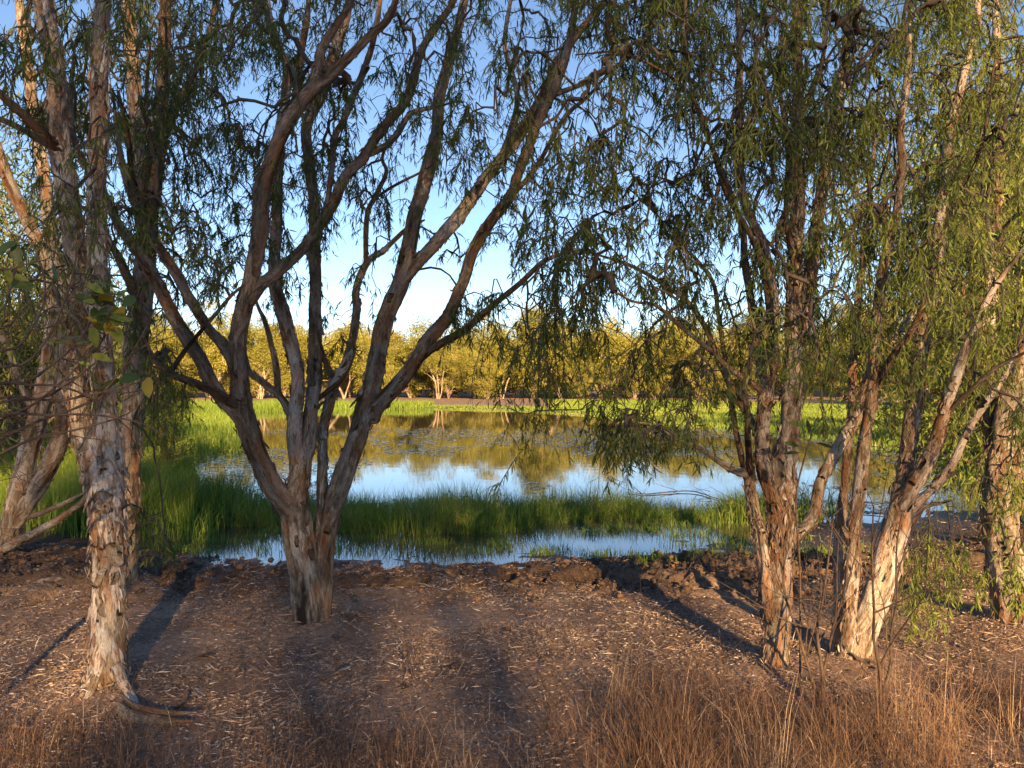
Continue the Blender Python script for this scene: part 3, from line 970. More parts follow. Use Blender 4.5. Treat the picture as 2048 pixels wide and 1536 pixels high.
# --- tree at the right of the middle
right = Tree('paperbark_tree', base_at(1553, 1342), 'upright paperbark with buff peeling trunk and thin arching side branches over the puddle', 'near paperbark trees')
b = 4.45
right.limb([(1552, 1380, b, 82), (1553, 1340, b, 66), (1553, 1290, b, 59), (1555, 1200, b, 60), (1557, 1110, b, 62), (1560, 1030, b, 64), (1562, 972, b, 66), (1566, 930, b, 54), (1568, 890, b, 46)], 0.15, 'trunk', 1.0, step=0.013, sides=36, flake=1.4)
right.limb([(1566, 960, b, 48), (1572, 905, b, 46), (1580, 836, b, 44), (1585, 754, 4.42, 44), (1590, 690, 4.4, 42), (1586, 600, 4.4, 36), (1589, 500, 4.42, 33), (1594, 400, 4.45, 31), (1591, 300, 4.48, 28), (1595, 200, 4.5, 25), (1596, 100, 4.55, 22), (1598, 0, 4.6, 19), (1600, -150, 4.6, 10)], 0.22)
right.limb([(1590, 690, 4.4, 32), (1602, 640, 4.45, 31), (1620, 550, 4.55, 30), (1637, 450, 4.6, 29), (1652, 350, 4.65, 28), (1666, 275, 4.7, 26), (1677, 200, 4.75, 24), (1692, 100, 4.8, 20), (1704, 0, 4.85, 16), (1720, -120, 4.9, 9)], 0.2)
right.limb([(1545, 1240, b - .01, 40), (1534, 1190, b - .02, 34), (1524, 1110, b - .02, 30), (1516, 1050, b, 28), (1502, 985, b, 27), (1495, 950, 4.42, 24), (1472, 942, 4.38, 18), (1447, 930, 4.34, 16), (1396, 895, 4.28, 12), (1350, 875, 4.2, 9), (1300, 850, 4.12, 6), (1250, 842, 4.05, 2)], 0.35)
right.limb([(1548, 1000, b - .02, 40), (1528, 930, 4.4, 36), (1527, 890, 4.38, 34), (1531, 809, 4.36, 33), (1537, 754, 4.35, 30), (1541, 678, 4.34, 27), (1545, 600, 4.32, 25), (1528, 500, 4.3, 22), (1503, 440, 4.3, 20), (1484, 375, 4.32, 18), (1480, 300, 4.35, 17), (1480, 150, 4.4, 15), (1476, 0, 4.45, 12), (1470, -130, 4.5, 6)], 0.4)
right.limb([(1500, 975, 4.43, 18), (1486, 930, 4.5, 15), (1474, 870, 4.55, 14), (1466, 819, 4.6, 14), (1458, 764, 4.65, 12), (1450, 720, 4.65, 11), (1436, 625, 4.7, 10), (1425, 565, 4.7, 10), (1390, 515, 4.7, 8), (1345, 480, 4.7, 6), (1310, 420, 4.7, 3)], 0.6, rough=.6)
right.limb([(1505, 960, 4.43, 18), (1498, 920, 4.35, 16), (1495, 834, 4.3, 15), (1488, 776, 4.25, 13), (1500, 720, 4.25, 11), (1505, 670, 4.25, 8), (1496, 600, 4.25, 5)], 0.8, rough=.6)
right.limb([(1530, 800, 4.36, 16), (1521, 780, 4.33, 15), (1455, 733, 4.2, 13), (1431, 709, 4.15, 12), (1388, 674, 4.1, 11), (1349, 643, 4.0, 10), (1310, 610, 3.95, 8), (1270, 604, 3.9, 6), (1225, 582, 3.85, 3)], 0.55, rough=.6)
right.limb([(1533, 912, 4.38, 22), (1520, 880, 4.42, 19), (1501, 842, 4.5, 17), (1459, 768, 4.55, 15), (1435, 709, 4.6, 14), (1408, 647, 4.65, 13), (1370, 600, 4.7, 12), (1325, 568, 4.7, 10), (1280, 540, 4.75, 9), (1240, 523, 4.75, 8), (1170, 503, 4.8, 4)], 0.55, rough=.6)
right.limb([(1532, 780, 4.36, 20), (1520, 725, 4.4, 20), (1506, 625, 4.45, 18), (1491, 525, 4.5, 16), (1482, 450, 4.5, 14), (1440, 330, 4.55, 11), (1400, 240, 4.6, 9), (1370, 120, 4.6, 6), (1350, 0, 4.6, 4)], 0.5, rough=.7)
right.limb([(1543, 640, 4.33, 15), (1530, 560, 4.25, 14), (1500, 470, 4.2, 13), (1450, 380, 4.15, 11), (1410, 245, 4.1, 9), (1380, 190, 4.1, 8), (1320, 140, 4.0, 6), (1240, 105, 4.0, 5), (1150, 110, 3.95, 3)], 0.85, rough=.5)
right.limb([(1575, 1098, b, 30), (1590, 1080, 4.5, 26), (1623, 1037, 4.6, 25), (1645, 961, 4.7, 25), (1680, 885, 4.75, 24), (1714, 828, 4.8, 24), (1737, 754, 4.8, 24), (1765, 705, 4.85, 18), (1800, 660, 4.9, 12), (1850, 600, 5.0, 6)], 0.3)
right.limb([(1593, 300, 4.48, 14), (1610, 210, 4.4, 12), (1640, 140, 4.35, 10), (1655, 40, 4.3, 7), (1665, -60, 4.3, 4)], 0.95, rough=.5)
right.limb([(1588, 540, 4.4, 14), (1572, 440, 4.35, 12), (1575, 300, 4.3, 11), (1560, 180, 4.25, 9), (1565, 40, 4.2, 6)], 0.9, rough=.5)
add_flakes(right, 200, 5)
add_shreds(right, 3600, 5)
rt = spray_targets(25, {8: .45, 9: 1, 10: 1, 11: 1, 12: .75, 13: .25}, 3.6, 5.3, [
    (1190, 1330, 700, 790, 4.0, 4.5, 14, .12, .3), (1200, 1350, 800, 880, 4.0, 4.3, 22, .1, .25), (1250, 1420, 650, 800, 4.0, 4.6, 8, .1, .25), (1090, 1180, 520, 600, 4.1, 4.6, 10, .2, .4)])
grow_crown(right, *rt, 35, bare=0.08)

# --- clump of stems next to it
clump = Tree('paperbark_tree', base_at(1712, 1322), 'many-stemmed paperbark clump glowing orange in the sun behind bare saplings', 'near paperbark trees')
b = 4.58
clump.limb([(1690, 1365, b, 110), (1705, 1320, b, 74), (1722, 1270, b, 62), (1752, 1190, b, 60), (1778, 1110, b, 60), (1795, 1040, b, 54), (1806, 970, b, 46)], -0.05, 'trunk', 0.9, step=0.014, sides=34, flake=.8)
clump.limb([(1798, 1030, b, 40), (1808, 961, b, 38), (1820, 863, 4.6, 36), (1836, 754, 4.65, 33), (1850, 660, 4.7, 30), (1874, 525, 4.75, 27), (1881, 425, 4.8, 25), (1895, 325, 4.85, 23), (1902, 250, 4.9, 21), (1945, 80, 5, 16), (1960, -40, 5, 10)], 0.15)
clump.limb([(1803, 1020, b, 36), (1820, 985, 4.5, 34), (1862, 907, 4.45, 32), (1884, 836, 4.4, 29), (1911, 754, 4.35, 25), (1950, 660, 4.3, 20), (1985, 580, 4.3, 15), (2060, 480, 4.3, 7)], 0.12)
clump.limb([(1800, 1045, b, 26), (1832, 1010, 4.6, 22), (1900, 934, 4.7, 18), (1944, 847, 4.8, 16), (1993, 776, 4.9, 15), (2036, 700, 5, 10), (2090, 620, 5, 5)], 0.35)
clump.limb([(1694, 1330, b, 50), (1695, 1287, b, 42), (1704, 1162, b - .02, 36), (1710, 1054, b - .04, 32), (1721, 945, 4.5, 29), (1732, 863, 4.48, 27), (1747, 754, 4.46, 26), (1755, 640, 4.45, 24), (1768, 525, 4.45, 22), (1792, 425, 4.45, 20), (1801, 350, 4.45, 18), (1802, 250, 4.45, 16), (1816, 125, 4.45, 13), (1822, -30, 4.45, 8)], 0.25)
clump.limb([(1684, 1320, b + .05, 36), (1680, 1271, 4.65, 27), (1677, 1190, 4.68, 22), (1677, 1081, 4.7, 20), (1688, 972, 4.75, 19), (1699, 863, 4.8, 18), (1706, 754, 4.85, 17), (1715, 620, 4.9, 15), (1730, 480, 4.9, 13), (1745, 330, 4.95, 10), (1760, 150, 5, 6)], 0.35)
clump.limb([(1745, 780, 4.46, 18), (1780, 720, 4.4, 16), (1830, 650, 4.35, 13), (1860, 560, 4.3, 11), (1900, 420, 4.3, 9), (1960, 300, 4.3, 7), (1990, 120, 4.3, 4)], 0.85, rough=.5)
clump.limb([(1880, 840, 4.4, 14), (1930, 790, 4.3, 11), (1985, 740, 4.2, 9), (2060, 700, 4.1, 6)], 0.8, rough=.5)
clump.limb([(1785, 1090, b, 16), (1830, 1040, 4.7, 13), (1850, 1015, 4.8, 10), (1890, 1005, 4.85, 5)], 0.5)
add_flakes(clump, 140, 6)
add_shreds(clump, 2400, 6)
ct = spray_targets(26, {12: .25, 13: .6, 14: .6, 15: .45}, 4.0, 5.5)
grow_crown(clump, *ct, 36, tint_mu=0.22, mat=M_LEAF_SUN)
wt = spray_targets(46, {}, 0, 0, [(1800, 1920, 1010, 1070, 4.65, 5.0, 22, .3, .75), (1800, 1880, 1010, 1040, 4.65, 4.9, 7, .75, 1.05)])

# --- thick trunk at the right edge
edge = Tree('paperbark_tree', base_at(2026, 1248), 'thick shaggy paperbark trunk at the frame edge with leaves hanging before it', 'near paperbark trees')
b = 5.27
edge.limb([(2036, 1290, b, 130), (2030, 1245, b, 98), (2018, 1170, b, 84), (2006, 1090, b, 78), (1999, 1010, b, 76), (2003, 920, b, 74), (2020, 840, b, 64), (2030, 770, b, 52)], 0.4, 'trunk', 1.2, step=0.016, sides=36)
edge.limb([(2012, 880, b, 50), (2030, 800, b, 48), (2052, 700, 5.3, 42), (2070, 560, 5.4, 36), (2080, 300, 5.5, 26), (2090, 0, 5.6, 14)], 0.35)
edge.limb([(2000, 960, b, 44), (1985, 880, 5.35, 38), (1975, 760, 5.45, 32), (1978, 640, 5.5, 28), (1990, 480, 5.6, 25), (2000, 300, 5.7, 21), (1995, 120, 5.8, 16), (1990, -60, 5.9, 8)], 0.3)
edge.limb([(1990, 840, 5.4, 18), (1950, 780, 5.5, 15), (1930, 700, 5.6, 12), (1925, 560, 5.6, 8)], 0.5)
add_flakes(edge, 110, 7)
add_shreds(edge, 2000, 7)
et = spray_targets(27, {13: .15, 14: .5, 15: .8}, 4.8, 6.8, [(1970, 2060, 850, 1000, 4.8, 5.3, 14, .15, .35)])
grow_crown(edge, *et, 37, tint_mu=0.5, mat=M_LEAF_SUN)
print('near trees done')
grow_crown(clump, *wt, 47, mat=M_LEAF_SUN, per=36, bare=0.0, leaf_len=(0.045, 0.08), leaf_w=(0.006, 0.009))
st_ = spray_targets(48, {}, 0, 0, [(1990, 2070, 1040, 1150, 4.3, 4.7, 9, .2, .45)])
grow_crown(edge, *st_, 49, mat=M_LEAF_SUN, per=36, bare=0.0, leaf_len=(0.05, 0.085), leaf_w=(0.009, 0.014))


# ------------------------------------------------------------------ whole trees further off
def make_tree_meshes(seed, H, spread, stems, clusters, per, leaf, lo=0.3, lean=0.25, r0=0.11, trunk_mat=None, leaf_m=None, droop=0.4, sides=7, cl_r=0.17):
    """one multi-stemmed tree: returns (stem mesh, crown mesh)"""
    r_ = np.random.default_rng(seed)
    Vs, Qs, UVs, off = [], [], [], 0
    ends = []

    def add(C, rad):
        nonlocal off
        P = np.hstack([C, rad[:, None]])
        C2, u = resample(P, max(0.12, H / 40))
        V, q, UV, _ = tube(C2[:, :3], np.maximum(C2[:, 3], 0.004), sides, u, 0.5, seed)
        Vs.append(V)
        Qs.append(q + off)
        UVs.append(UV)
        off += len(V)

    for s in range(stems):
        az = r_.uniform(0, 2 * np.pi)
        ln_ = lean * r_.uniform(0.2, 1.4)
        d = np.array([math.cos(az) * ln_, math.sin(az) * ln_, 1.0])
        h = H * r_.uniform(0.65, 0.95)
        n = 7
        pts = [np.array([math.cos(az), math.sin(az), 0]) * r0 * 0.9 + np.array([0, 0, -0.15])]
        for k in range(n):
            d = unit(d + np.array([r_.normal(0, .16), r_.normal(0, .16), 0.06]))
            pts.append(pts[-1] + d * (h + 0.15) / n)
        C = np.array(pts)
        rad = r0 * r_.uniform(0.6, 1.0) * np.linspace(1, 0.16, n + 1)
        add(C, rad)
        for k in range(1 if lo < 0.3 else 2, n + 1):
            for _ in range(2 if k < n else 1):
                az2 = r_.uniform(0, 2 * np.pi)
                bl = spread * r_.uniform(0.35, 0.9) * (1.1 - 0.5 * k / n)
                p0 = C[k]
                p1 = p0 + np.array([math.cos(az2) * bl * .5, math.sin(az2) * bl * .5, bl * r_.uniform(.2, .6)])
                p2 = p1 + np.array([math.cos(az2) * bl * .5, math.sin(az2) * bl * .5, bl * r_.uniform(-.15, .4)])
                B = np.array([p0, p1, p2])
                add(B, rad[k] * np.array([0.6, 0.4, 0.15]))
                ends += [p1, p2, (p1 + p2) / 2]
            ends.append(p0)
    ends = np.array(ends)
    ends = ends[ends[:, 2] > lo * H]
    pick = ends[r_.integers(0, len(ends), clusters)] + r_.normal(0, 0.12 * spread, (clusters, 3))
    size = spread * cl_r * r_.uniform(0.6, 1.5, clusters)
    tone = np.clip(r_.normal(0.5, 0.2, clusters), 0, 1)
    ci = np.repeat(np.arange(clusters), per)
    n = len(ci)
    g = r_.normal(0, 1, (n, 3))
    g = g / np.maximum(1, np.linalg.norm(g, axis=1)[:, None] / 1.5)
    P = pick[ci] + g * size[ci][:, None] * np.array([1, 1, 0.75])
    P = P[P[:, 2] > 0.2]
    ci = ci[:len(P)]
    n = len(P)
    dr = r_.normal(0, 1, (n, 3)) * (1 - droop) + np.array([0, 0, -1.0]) * droop
    L = leaf[0] * r_.uniform(0.7, 1.3, n)
    W = leaf[1] * r_.uniform(0.7, 1.3, n)
    tint = np.clip(tone[ci] + r_.normal(0, 0.13, n), 0, 1)
    V, Q, UV = np.vstack(Vs), np.vstack(Qs), np.vstack(UVs)
    attrs = {'bark_uv': UV, 'tone': np.full(len(V), 0.35), 'char': np.zeros(len(V)), 'lay': np.full(len(V), .55)}
    tm = mesh_data('trunk', V, Q, None, trunk_mat or M_BARK, True, attrs)
    cm = leaf_mesh('crown', P, dr, L, W, tint, leaf_m or M_LEAF, seed, simple=True)
    return tm, cm


def place_tree(meshes, x, y, s, rz, label, group, sz=None, name='paperbark_tree'):
    z = float(ground_z(np.array([x]), np.array([y]))[0])
    o = thing(name, (x, y, z), label, 'tree', group)
    o.rotation_euler = (0, 0, rz)
    o.scale = (s, s, sz or s)
    link('trunk', meshes[0], o)
    c = link('crown', meshes[1], o)
    tag(c, kind='stuff')
    return o


r = np.random.default_rng(5)
M_FAR2 = leaf_mat('far_leaf_olive', [(0.0, (0.08, 0.095, 0.018)), (0.5, (0.20, 0.20, 0.036)), (1.0, (0.36, 0.325, 0.08))], 0.2, 0.6)
FAR = [make_tree_meshes(100 + k, 7.0 + (k % 3), 2.6 + .3 * (k % 3), 5 + k % 5, 150 + 25 * (k % 3), 90, (0.17, 0.07), lo=(0.03, 0.16, 0.08, 0.24)[k % 4], lean=0.16 + .15 * (k % 3), r0=0.065, trunk_mat=M_PALE, leaf_m=M_FAR if k % 3 else M_FAR2, sides=5, cl_r=0.09 + .03 * (k % 3)) for k in range(9)]
TALL = [make_tree_meshes(120 + k, 10.0, 3.0, 2 + k % 2, 120, 95, (0.20, 0.08), lo=0.3 + .1 * (k % 2), lean=0.2, r0=0.14, trunk_mat=M_PALE, leaf_m=M_FAR2 if k % 2 else M_FAR, sides=5, cl_r=0.15) for k in range(5)]


def far_visible(x, y):
    return abs(x / y) < 0.72


ONES = ['', 'first', 'second', 'third', 'fourth', 'fifth', 'sixth', 'seventh', 'eighth', 'ninth', 'tenth', 'eleventh', 'twelfth', 'thirteenth', 'fourteenth', 'fifteenth', 'sixteenth', 'seventeenth', 'eighteenth', 'nineteenth']
TENS = {2: 'twent', 3: 'thirt', 4: 'fort', 5: 'fift', 6: 'sixt', 7: 'sevent', 8: 'eight', 9: 'ninet'}


def ordinal(n):
    if n < 20:
        return ONES[n]
    return TENS[n // 10] + ('ieth' if n % 10 == 0 else 'y-' + ONES[n % 10])


ORD = [ordinal(k) for k in range(1, 99)]
spots = []
for x in np.arange(-60, 26, 1.6):                        # front row on the opposite bank
    spots.append((x + r.uniform(-1.8, 1.8), 82 + r.uniform(-4, 5) + 0.02 * abs(x), r.uniform(.6, 1.1)))
for t in np.linspace(0, 1, 9):                           # front row bending round to the right
    spots.append((27 + 5 * math.sin(t * 2.2) + r.uniform(-.9, .9), 80 - 36 * t + r.uniform(-1.5, 1.5), r.uniform(.55, .9)))
spots.sort(key=lambda s: s[0] / s[1])
for i, (x, y, s) in enumerate(spots):
    place_tree(TALL[i % 5] if i % 4 == 1 else FAR[int(r.integers(0, 9))], x, y, s * r.uniform(.8, 1.3), r.uniform(0, 6.28),
               'sunlit bushy paperbark on the far bank, %s from the left in the front row' % ORD[i], 'front row of trees on the far bank', s)
for x in np.arange(-72, 56, 3.0):
    s = r.uniform(.92, 1.2)
    place_tree(FAR[int(r.integers(0, 9))], x + r.uniform(-1.8, 1.8), 93 + r.uniform(-5, 5), s * r.uniform(1.1, 1.6), r.uniform(0, 6.28),
               'yellow-green tree in the second row behind the front bushes of the far bank', 'second row of trees on the far bank', s)
for x in np.arange(-86, 76, 3.6):
    s = r.uniform(.85, 1.22)
    place_tree(TALL[int(r.integers(0, 5))], x + r.uniform(-2.5, 2.5), 108 + r.uniform(-6, 10), s * r.uniform(1.0, 1.5), r.uniform(0, 6.28),
               'tall open-crowned tree rising at the back of the far wood', 'tall trees at the back of the far wood', s)

# middle distance at both sides
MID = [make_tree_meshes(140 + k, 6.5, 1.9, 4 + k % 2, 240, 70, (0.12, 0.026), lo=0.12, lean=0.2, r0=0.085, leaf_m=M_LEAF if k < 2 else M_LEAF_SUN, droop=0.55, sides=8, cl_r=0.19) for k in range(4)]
mid_spots = [
    (8.2, 9.3, 1.0, 2, 'leafy paperbark beyond the thick trunk, next to the right end of the pond'),
    (6.9, 7.4, 1.0, 3, 'sunny paperbark filling the frame edge beside the thick shaggy trunk'),
    (9.8, 13.0, 1.05, 1, 'dark leafy paperbark at the right shore, behind the many-stemmed clump'),
    (13.0, 17.5, 1.1, 0, 'shaded paperbark on the right shore past the lily-covered water'),
    (15.5, 25.0, 1.0, 2, 'green paperbark on the right shore near the bright bank grass'),
    (5.0, 7.0, .85, 2, 'slim leafy paperbark between the many-stemmed clump and the shaggy trunk'),
    (7.0, 10.6, .95, 0, 'shaded leafy paperbark by the water behind the shaggy trunk'),
    (6.1, 9.4, .9, 2, 'slender leafy paperbark right behind the hanging spray of the clump'),
    (8.3, 12.2, 1.0, 0, 'dense dark paperbark behind the shaggy trunk, nearest the pond end'),
    (-6.7, 14.6, .36, 0, 'low dark bush at the pond corner, seen between the straight trunk and the forking tree'),
    (-9.6, 10.0, .9, 0, 'dark drooping paperbark at the meadow edge left of the leaning tree'),
    (-7.9, 9.0, .95, 1, 'leafy paperbark at the frame edge behind the leaning tree'),
    (-10.2, 11.5, 1.05, 0, 'dark paperbark in the meadow behind the leaning tree'),
    (-8.6, 13.5, .9, 1, 'drooping paperbark on the meadow between the leaning tree and the straight trunk'),
    (-13.5, 19, 1.1, 2, 'yellow-green paperbark far back in the meadow'),
    (-16, 30, 1.0, 3, 'small sunlit paperbark at the rear of the meadow'),
]
for (x, y, s, k, lab) in mid_spots:
    place_tree(MID[k], x, y, s, r.uniform(0, 6.28), lab, 'trees beside the pond')

# the grove behind the viewer, which throws the foreground into shade
rg = np.random.default_rng(4)
GROVE = [make_tree_meshes(160 + k, 10, 2.7, 4, 84, 60, (0.15, 0.05), lo=0.56, lean=0.10, r0=0.09, leaf_m=M_LEAF, droop=0.5, sides=7, cl_r=0.2) for k in range(3)]
LOWGROVE = [make_tree_meshes(170 + k, 10, 2.7, 4, 60, 50, (0.22, 0.075), lo=0.2, lean=0.16, r0=0.12, leaf_m=M_LEAF, droop=0.5, sides=7, cl_r=0.17) for k in range(2)]
for (x, y, s) in [(6.7, -28, 1.9), (8.2, -30, 1.95), (9.8, -37, 2.3)]:
    place_tree(GROVE[int(x) % 3], x, y, s * .64, rg.uniform(0, 6.28), 'tall high-crowned paperbark of the grove behind the viewer', 'grove behind the viewer', s)
grove = [(2.0, -30, .72), (-2.2, -31, .66), (-7.5, -34, .7), (-12, -36, .75), (15.5, -36, .8), (6.6, -25, .9), (8.9, -26, .88), (12.0, -27, .86)]
for i, (x, y, s) in enumerate(grove):
    place_tree(LOWGROVE[i % 2], x, y, s, rg.uniform(0, 6.28), 'lower leafy paperbark of the grove behind the viewer', 'grove behind the viewer')
print('far trees done')


# ------------------------------------------------------------------ grass, reeds, litter
def blades(name, x, y, h, w, lean, tint, mat, seed, z=None, curve=0.5, shape='blade'):
    r_ = np.random.default_rng(seed)
    n = len(x)
    z = ground_z(x, y) if z is None else z
    az = r_.uniform(0, 2 * np.pi, n)
    ln_ = lean * r_.uniform(0, 1, n)
    dx, dy = np.cos(az) * ln_, np.sin(az) * ln_
    fa = r_.uniform(-0.9, 0.9, n)
    sx, sy = np.cos(fa) * w / 2, np.sin(fa) * w / 2
    B = np.stack([x, y, z - 0.02], 1)
    m = B + np.stack([dx * h * 0.5 * (1 - curve), dy * h * 0.5 * (1 - curve), h * 0.55], 1)
    t = B + np.stack([dx * h, dy * h, h * np.sqrt(np.maximum(0.15, 1 - ln_ ** 2 * 0.6))], 1)
    S = np.stack([sx, sy, np.zeros(n)], 1)
    k = 0.9 if shape == 'blade' else 0.75
    V = np.stack([B - S, B + S, m + S * k, m - S * k, t], 1).reshape(-1, 3)
    o5 = (np.arange(n) * 5)[:, None]
    me = mesh_data(name, V, o5 + np.array([0, 1, 2, 3]), o5 + np.array([3, 2, 4]), mat, False, {'tint': np.repeat(np.clip(tint, 0, 1), 5)})
    o = link(name, me)
    return o


def area(r_, n, x0, x1, y0, y1, dens):
    x, y = r_.uniform(x0, x1, n), r_.uniform(y0, y1, n)
    k = r_.random(n) < dens(x, y)
    return x[k], y[k]


# reed belt in the shallows: thick clumps, thinning towards the right
def reed_density(x, y):
    front = 9.15 + 0.25 * np.sin(x * 1.3) + 0.7 * (fbm(x * 0.9, x * 0 + 2, None, 3) - 0.5) + 0.22 * np.maximum(x, 0)
    back = 11.2 - 0.10 * np.maximum(x, 0) ** 1.3
    d = smooth((y - front) / 0.25) * smooth((back - y) / 0.5)
    return d * (0.35 + 0.75 * smooth((fbm(x * 2.2, y * 2.2, None, 3) - 0.3) / 0.3)) * np.where(x > 3.6, 0.25, 1)


x, y = area(r, 120000, -5.5, 4.6, 8.4, 11.4, reed_density)
hh = (0.50 + 0.34 * (fbm(x * 1.3, y * 1.3, None, 3) - 0.42) * 2) * r.uniform(0.45, 1.3, len(x)) * np.clip(1.05 - 0.10 * np.maximum(x, 0), 0.45, 1) + 0.06
tn = 0.50 + 0.20 * r.standard_normal(len(x)) + .6 * (r.random(len(x)) < .09) + 0.7 * (fbm(x * 1.4 + 9, y * 1.4, None, 3) - 0.5)
o = blades('reeds', x, y, hh, r.uniform(.005, .011, len(x)), 0.85, tn, M_REED, 61)
tag(o, 'dark green belt of reeds standing in the shallows', 'reeds', kind='stuff')


# low tufts in the puddle and on the mud edge
tx, ty = [], []
rt_ = np.random.default_rng(77)
for _ in range(60):
    cx, cyy = rt_.uniform(-3.6, 3.4), 9.3 - 1.5 * rt_.random() ** 1.7
    cyy += 0.12 * max(cx, 0)
    n = int(rt_.integers(25, 90))
    tx.append(cx + rt_.normal(0, 0.10, n) * rt_.uniform(.6, 1.6))
    ty.append(cyy + rt_.normal(0, 0.05, n))
for _ in range(32):
    cx, cyy = rt_.uniform(0.6, 3.6), rt_.uniform(7.1, 7.75)
    n = int(rt_.integers(15, 50))
    tx.append(cx + rt_.normal(0, 0.14, n))
    ty.append(cyy + 0.15 * max(cx - 1, 0) + rt_.normal(0, 0.07, n))
tx, ty = np.concatenate(tx), np.concatenate(ty)
o = blades('grass_tufts', tx, ty, rt_.uniform(.05, .15, len(tx)), rt_.uniform(.004, .008, len(tx)), 0.9, 0.5 + 0.2 * rt_.standard_normal(len(tx)), M_REED, 62, z=np.maximum(ground_z(tx, ty), WATER_Z))
tag(o, 'low grass tufts at the edge of the puddle', 'grass', kind='stuff')


# meadow on the left, sunlit
def meadow_density(x, y):
    s = pond_sd(x, y)
    return smooth((y - 8.4 - 0.05 * (x + 4) ** 2 * 0.1) / 0.5) * (s < 0.6) * (x < -3.2 - 0.02 * y) * (0.35 + 0.7 * smooth((fbm(x * 0.8, y * 0.8, None, 3) - .3) / .3))


x1, y1 = area(r, 70000, -13, -3.4, 8.2, 17, meadow_density)
x2, y2 = area(r, 60000, -32, -6, 17, 60, meadow_density)
x, y = np.concatenate([x1, x2]), np.concatenate([y1, y2])
w = np.concatenate([r.uniform(.006, .013, len(x1)), r.uniform(.02, .045, len(x2)) * np.clip(y2 / 32, .5, 1.6)])
hh = 0.34 + 0.30 * (fbm(x * 0.7, y * 0.7, None, 3) - 0.3) + r.uniform(-.1, .18, len(x))
o = blades('meadow_grass', x, y, np.maximum(hh, .12), w, 0.5, 0.45 + 0.17 * r.standard_normal(len(x)) + 0.5 * (fbm(x * .9, y * .9, None, 2) - .5), M_MEADOW, 63)
tag(o, 'tall green meadow grass on the left bank', 'grass', kind='stuff')


# bright strip on the far and right bank
def bank_density(x, y):
    s = pond_sd(x, y)
    return (s < 0.8) * (s > np.where(x > 3, -26, -5.5)) * (y > 14) * ((x > -16) | (y > 50)) * (x > -20)


x, y = area(r, 170000, -26, 36, 14, 76, bank_density)
o = blades('bank_grass', x, y, r.uniform(.08, .22, len(x)) * np.where(y > 40, .6, 1.3), r.uniform(.03, .07, len(x)), 0.6, 0.62 + 0.18 * r.standard_normal(len(x)) + 0.9 * (fbm(x * .35, y * .25, None, 3) - .5), M_MEADOW, 64)
tag(o, 'bright green grass strip along the far waterline', 'grass', kind='stuff')

# floating leaves on the pond
n = 26000
x, y = r.uniform(-9, 11, n), 10.5 + 20 * r.random(n) ** 1.8
s = pond_sd(x, y)
k = (s > 0.3) & (fbm(x * .45, y * .3, None, 3) + 0.10 * smooth((np.abs(x + 0.5) - 3) / 4) > 0.475)
x, y = x[k], y[k]
n = len(x)
rad = r.uniform(.012, .05, n)
th = np.arange(6) * np.pi / 3
V = np.stack([x[:, None] + np.cos(th) * rad[:, None] * 1.2, y[:, None] + np.sin(th) * rad[:, None], np.full((n, 6), WATER_Z + 0.006) + r.uniform(-.002, .006, (n, 6))], 2)
o6 = (np.arange(n) * 6)[:, None]
o = link('floating_leaves', mesh_data('floating_leaves', V.reshape(-1, 3), np.concatenate([o6 + np.array([0, 1, 2, 3]), o6 + np.array([0, 3, 4, 5])]), None, M_PAD, False, {'tint': np.repeat(r.random(n), 6)}))
tag(o, 'small water plants floating in patches on the pond', 'water plants', kind='stuff')

# leaf litter
n = 280000
y = 2.2 + 5.6 * r.random(n) ** 0.8
x = r.uniform(-1, 1, n) * (0.72 * y + 0.5)
k = (pond_sd(x, y) < -0.15) & (r.random(n) > 0.8 * churn(x, y)) & (r.random(n) < 0.22 + 1.2 * smooth((fbm(x * 1.9 + 5, y * 2.6, None, 4) - .38) / .2))
x3, y3 = r.uniform(3.0, 10, 16000), r.uniform(6.5, 13, 16000)
k3 = pond_sd(x3, y3) < -0.2
x, y = np.concatenate([x[k], x3[k3]]), np.concatenate([y[k], y3[k3]])
n = len(x)
z = ground_z(x, y) + 0.004 + 0.012 * r.random(n)
dr = np.stack([r.normal(0, 1, n), r.normal(0, 1, n), r.normal(0, .22, n)], 1)
tint = np.clip(r.beta(1.3, 1.7, n) + 0.35 * (fbm(x * 1.3, y * 1.3, None, 3) - .5), 0, 1)
o = link('leaf_litter', leaf_mesh('leaf_litter', np.stack([x, y, z], 1), dr, np.where(r.random(n) < .08, r.uniform(.06, .13, n), .008 + .05 * r.beta(1.3, 3, n)), .0018 + .010 * r.beta(1.2, 3.2, n), tint, M_LITTER, 66, simple=True))
tag(o, 'fallen dry leaves and bark bits on the soil', 'leaf litter', kind='stuff')


# dry weeds in front
def dry_density(x, y):
    a = smooth((3.95 + 0.35 * (fbm(x * 1.2, x * 0, None, 2) - .5) * 2 + 0.5 * smooth((x + 0.2) / 1.2) - y) / 0.75)
    return a * (0.25 + 0.75 * smooth((fbm(x * 1.8, y * 1.8, None, 3) - .33) / .25)) * np.where(x > 0.5, 1.0, 0.75)


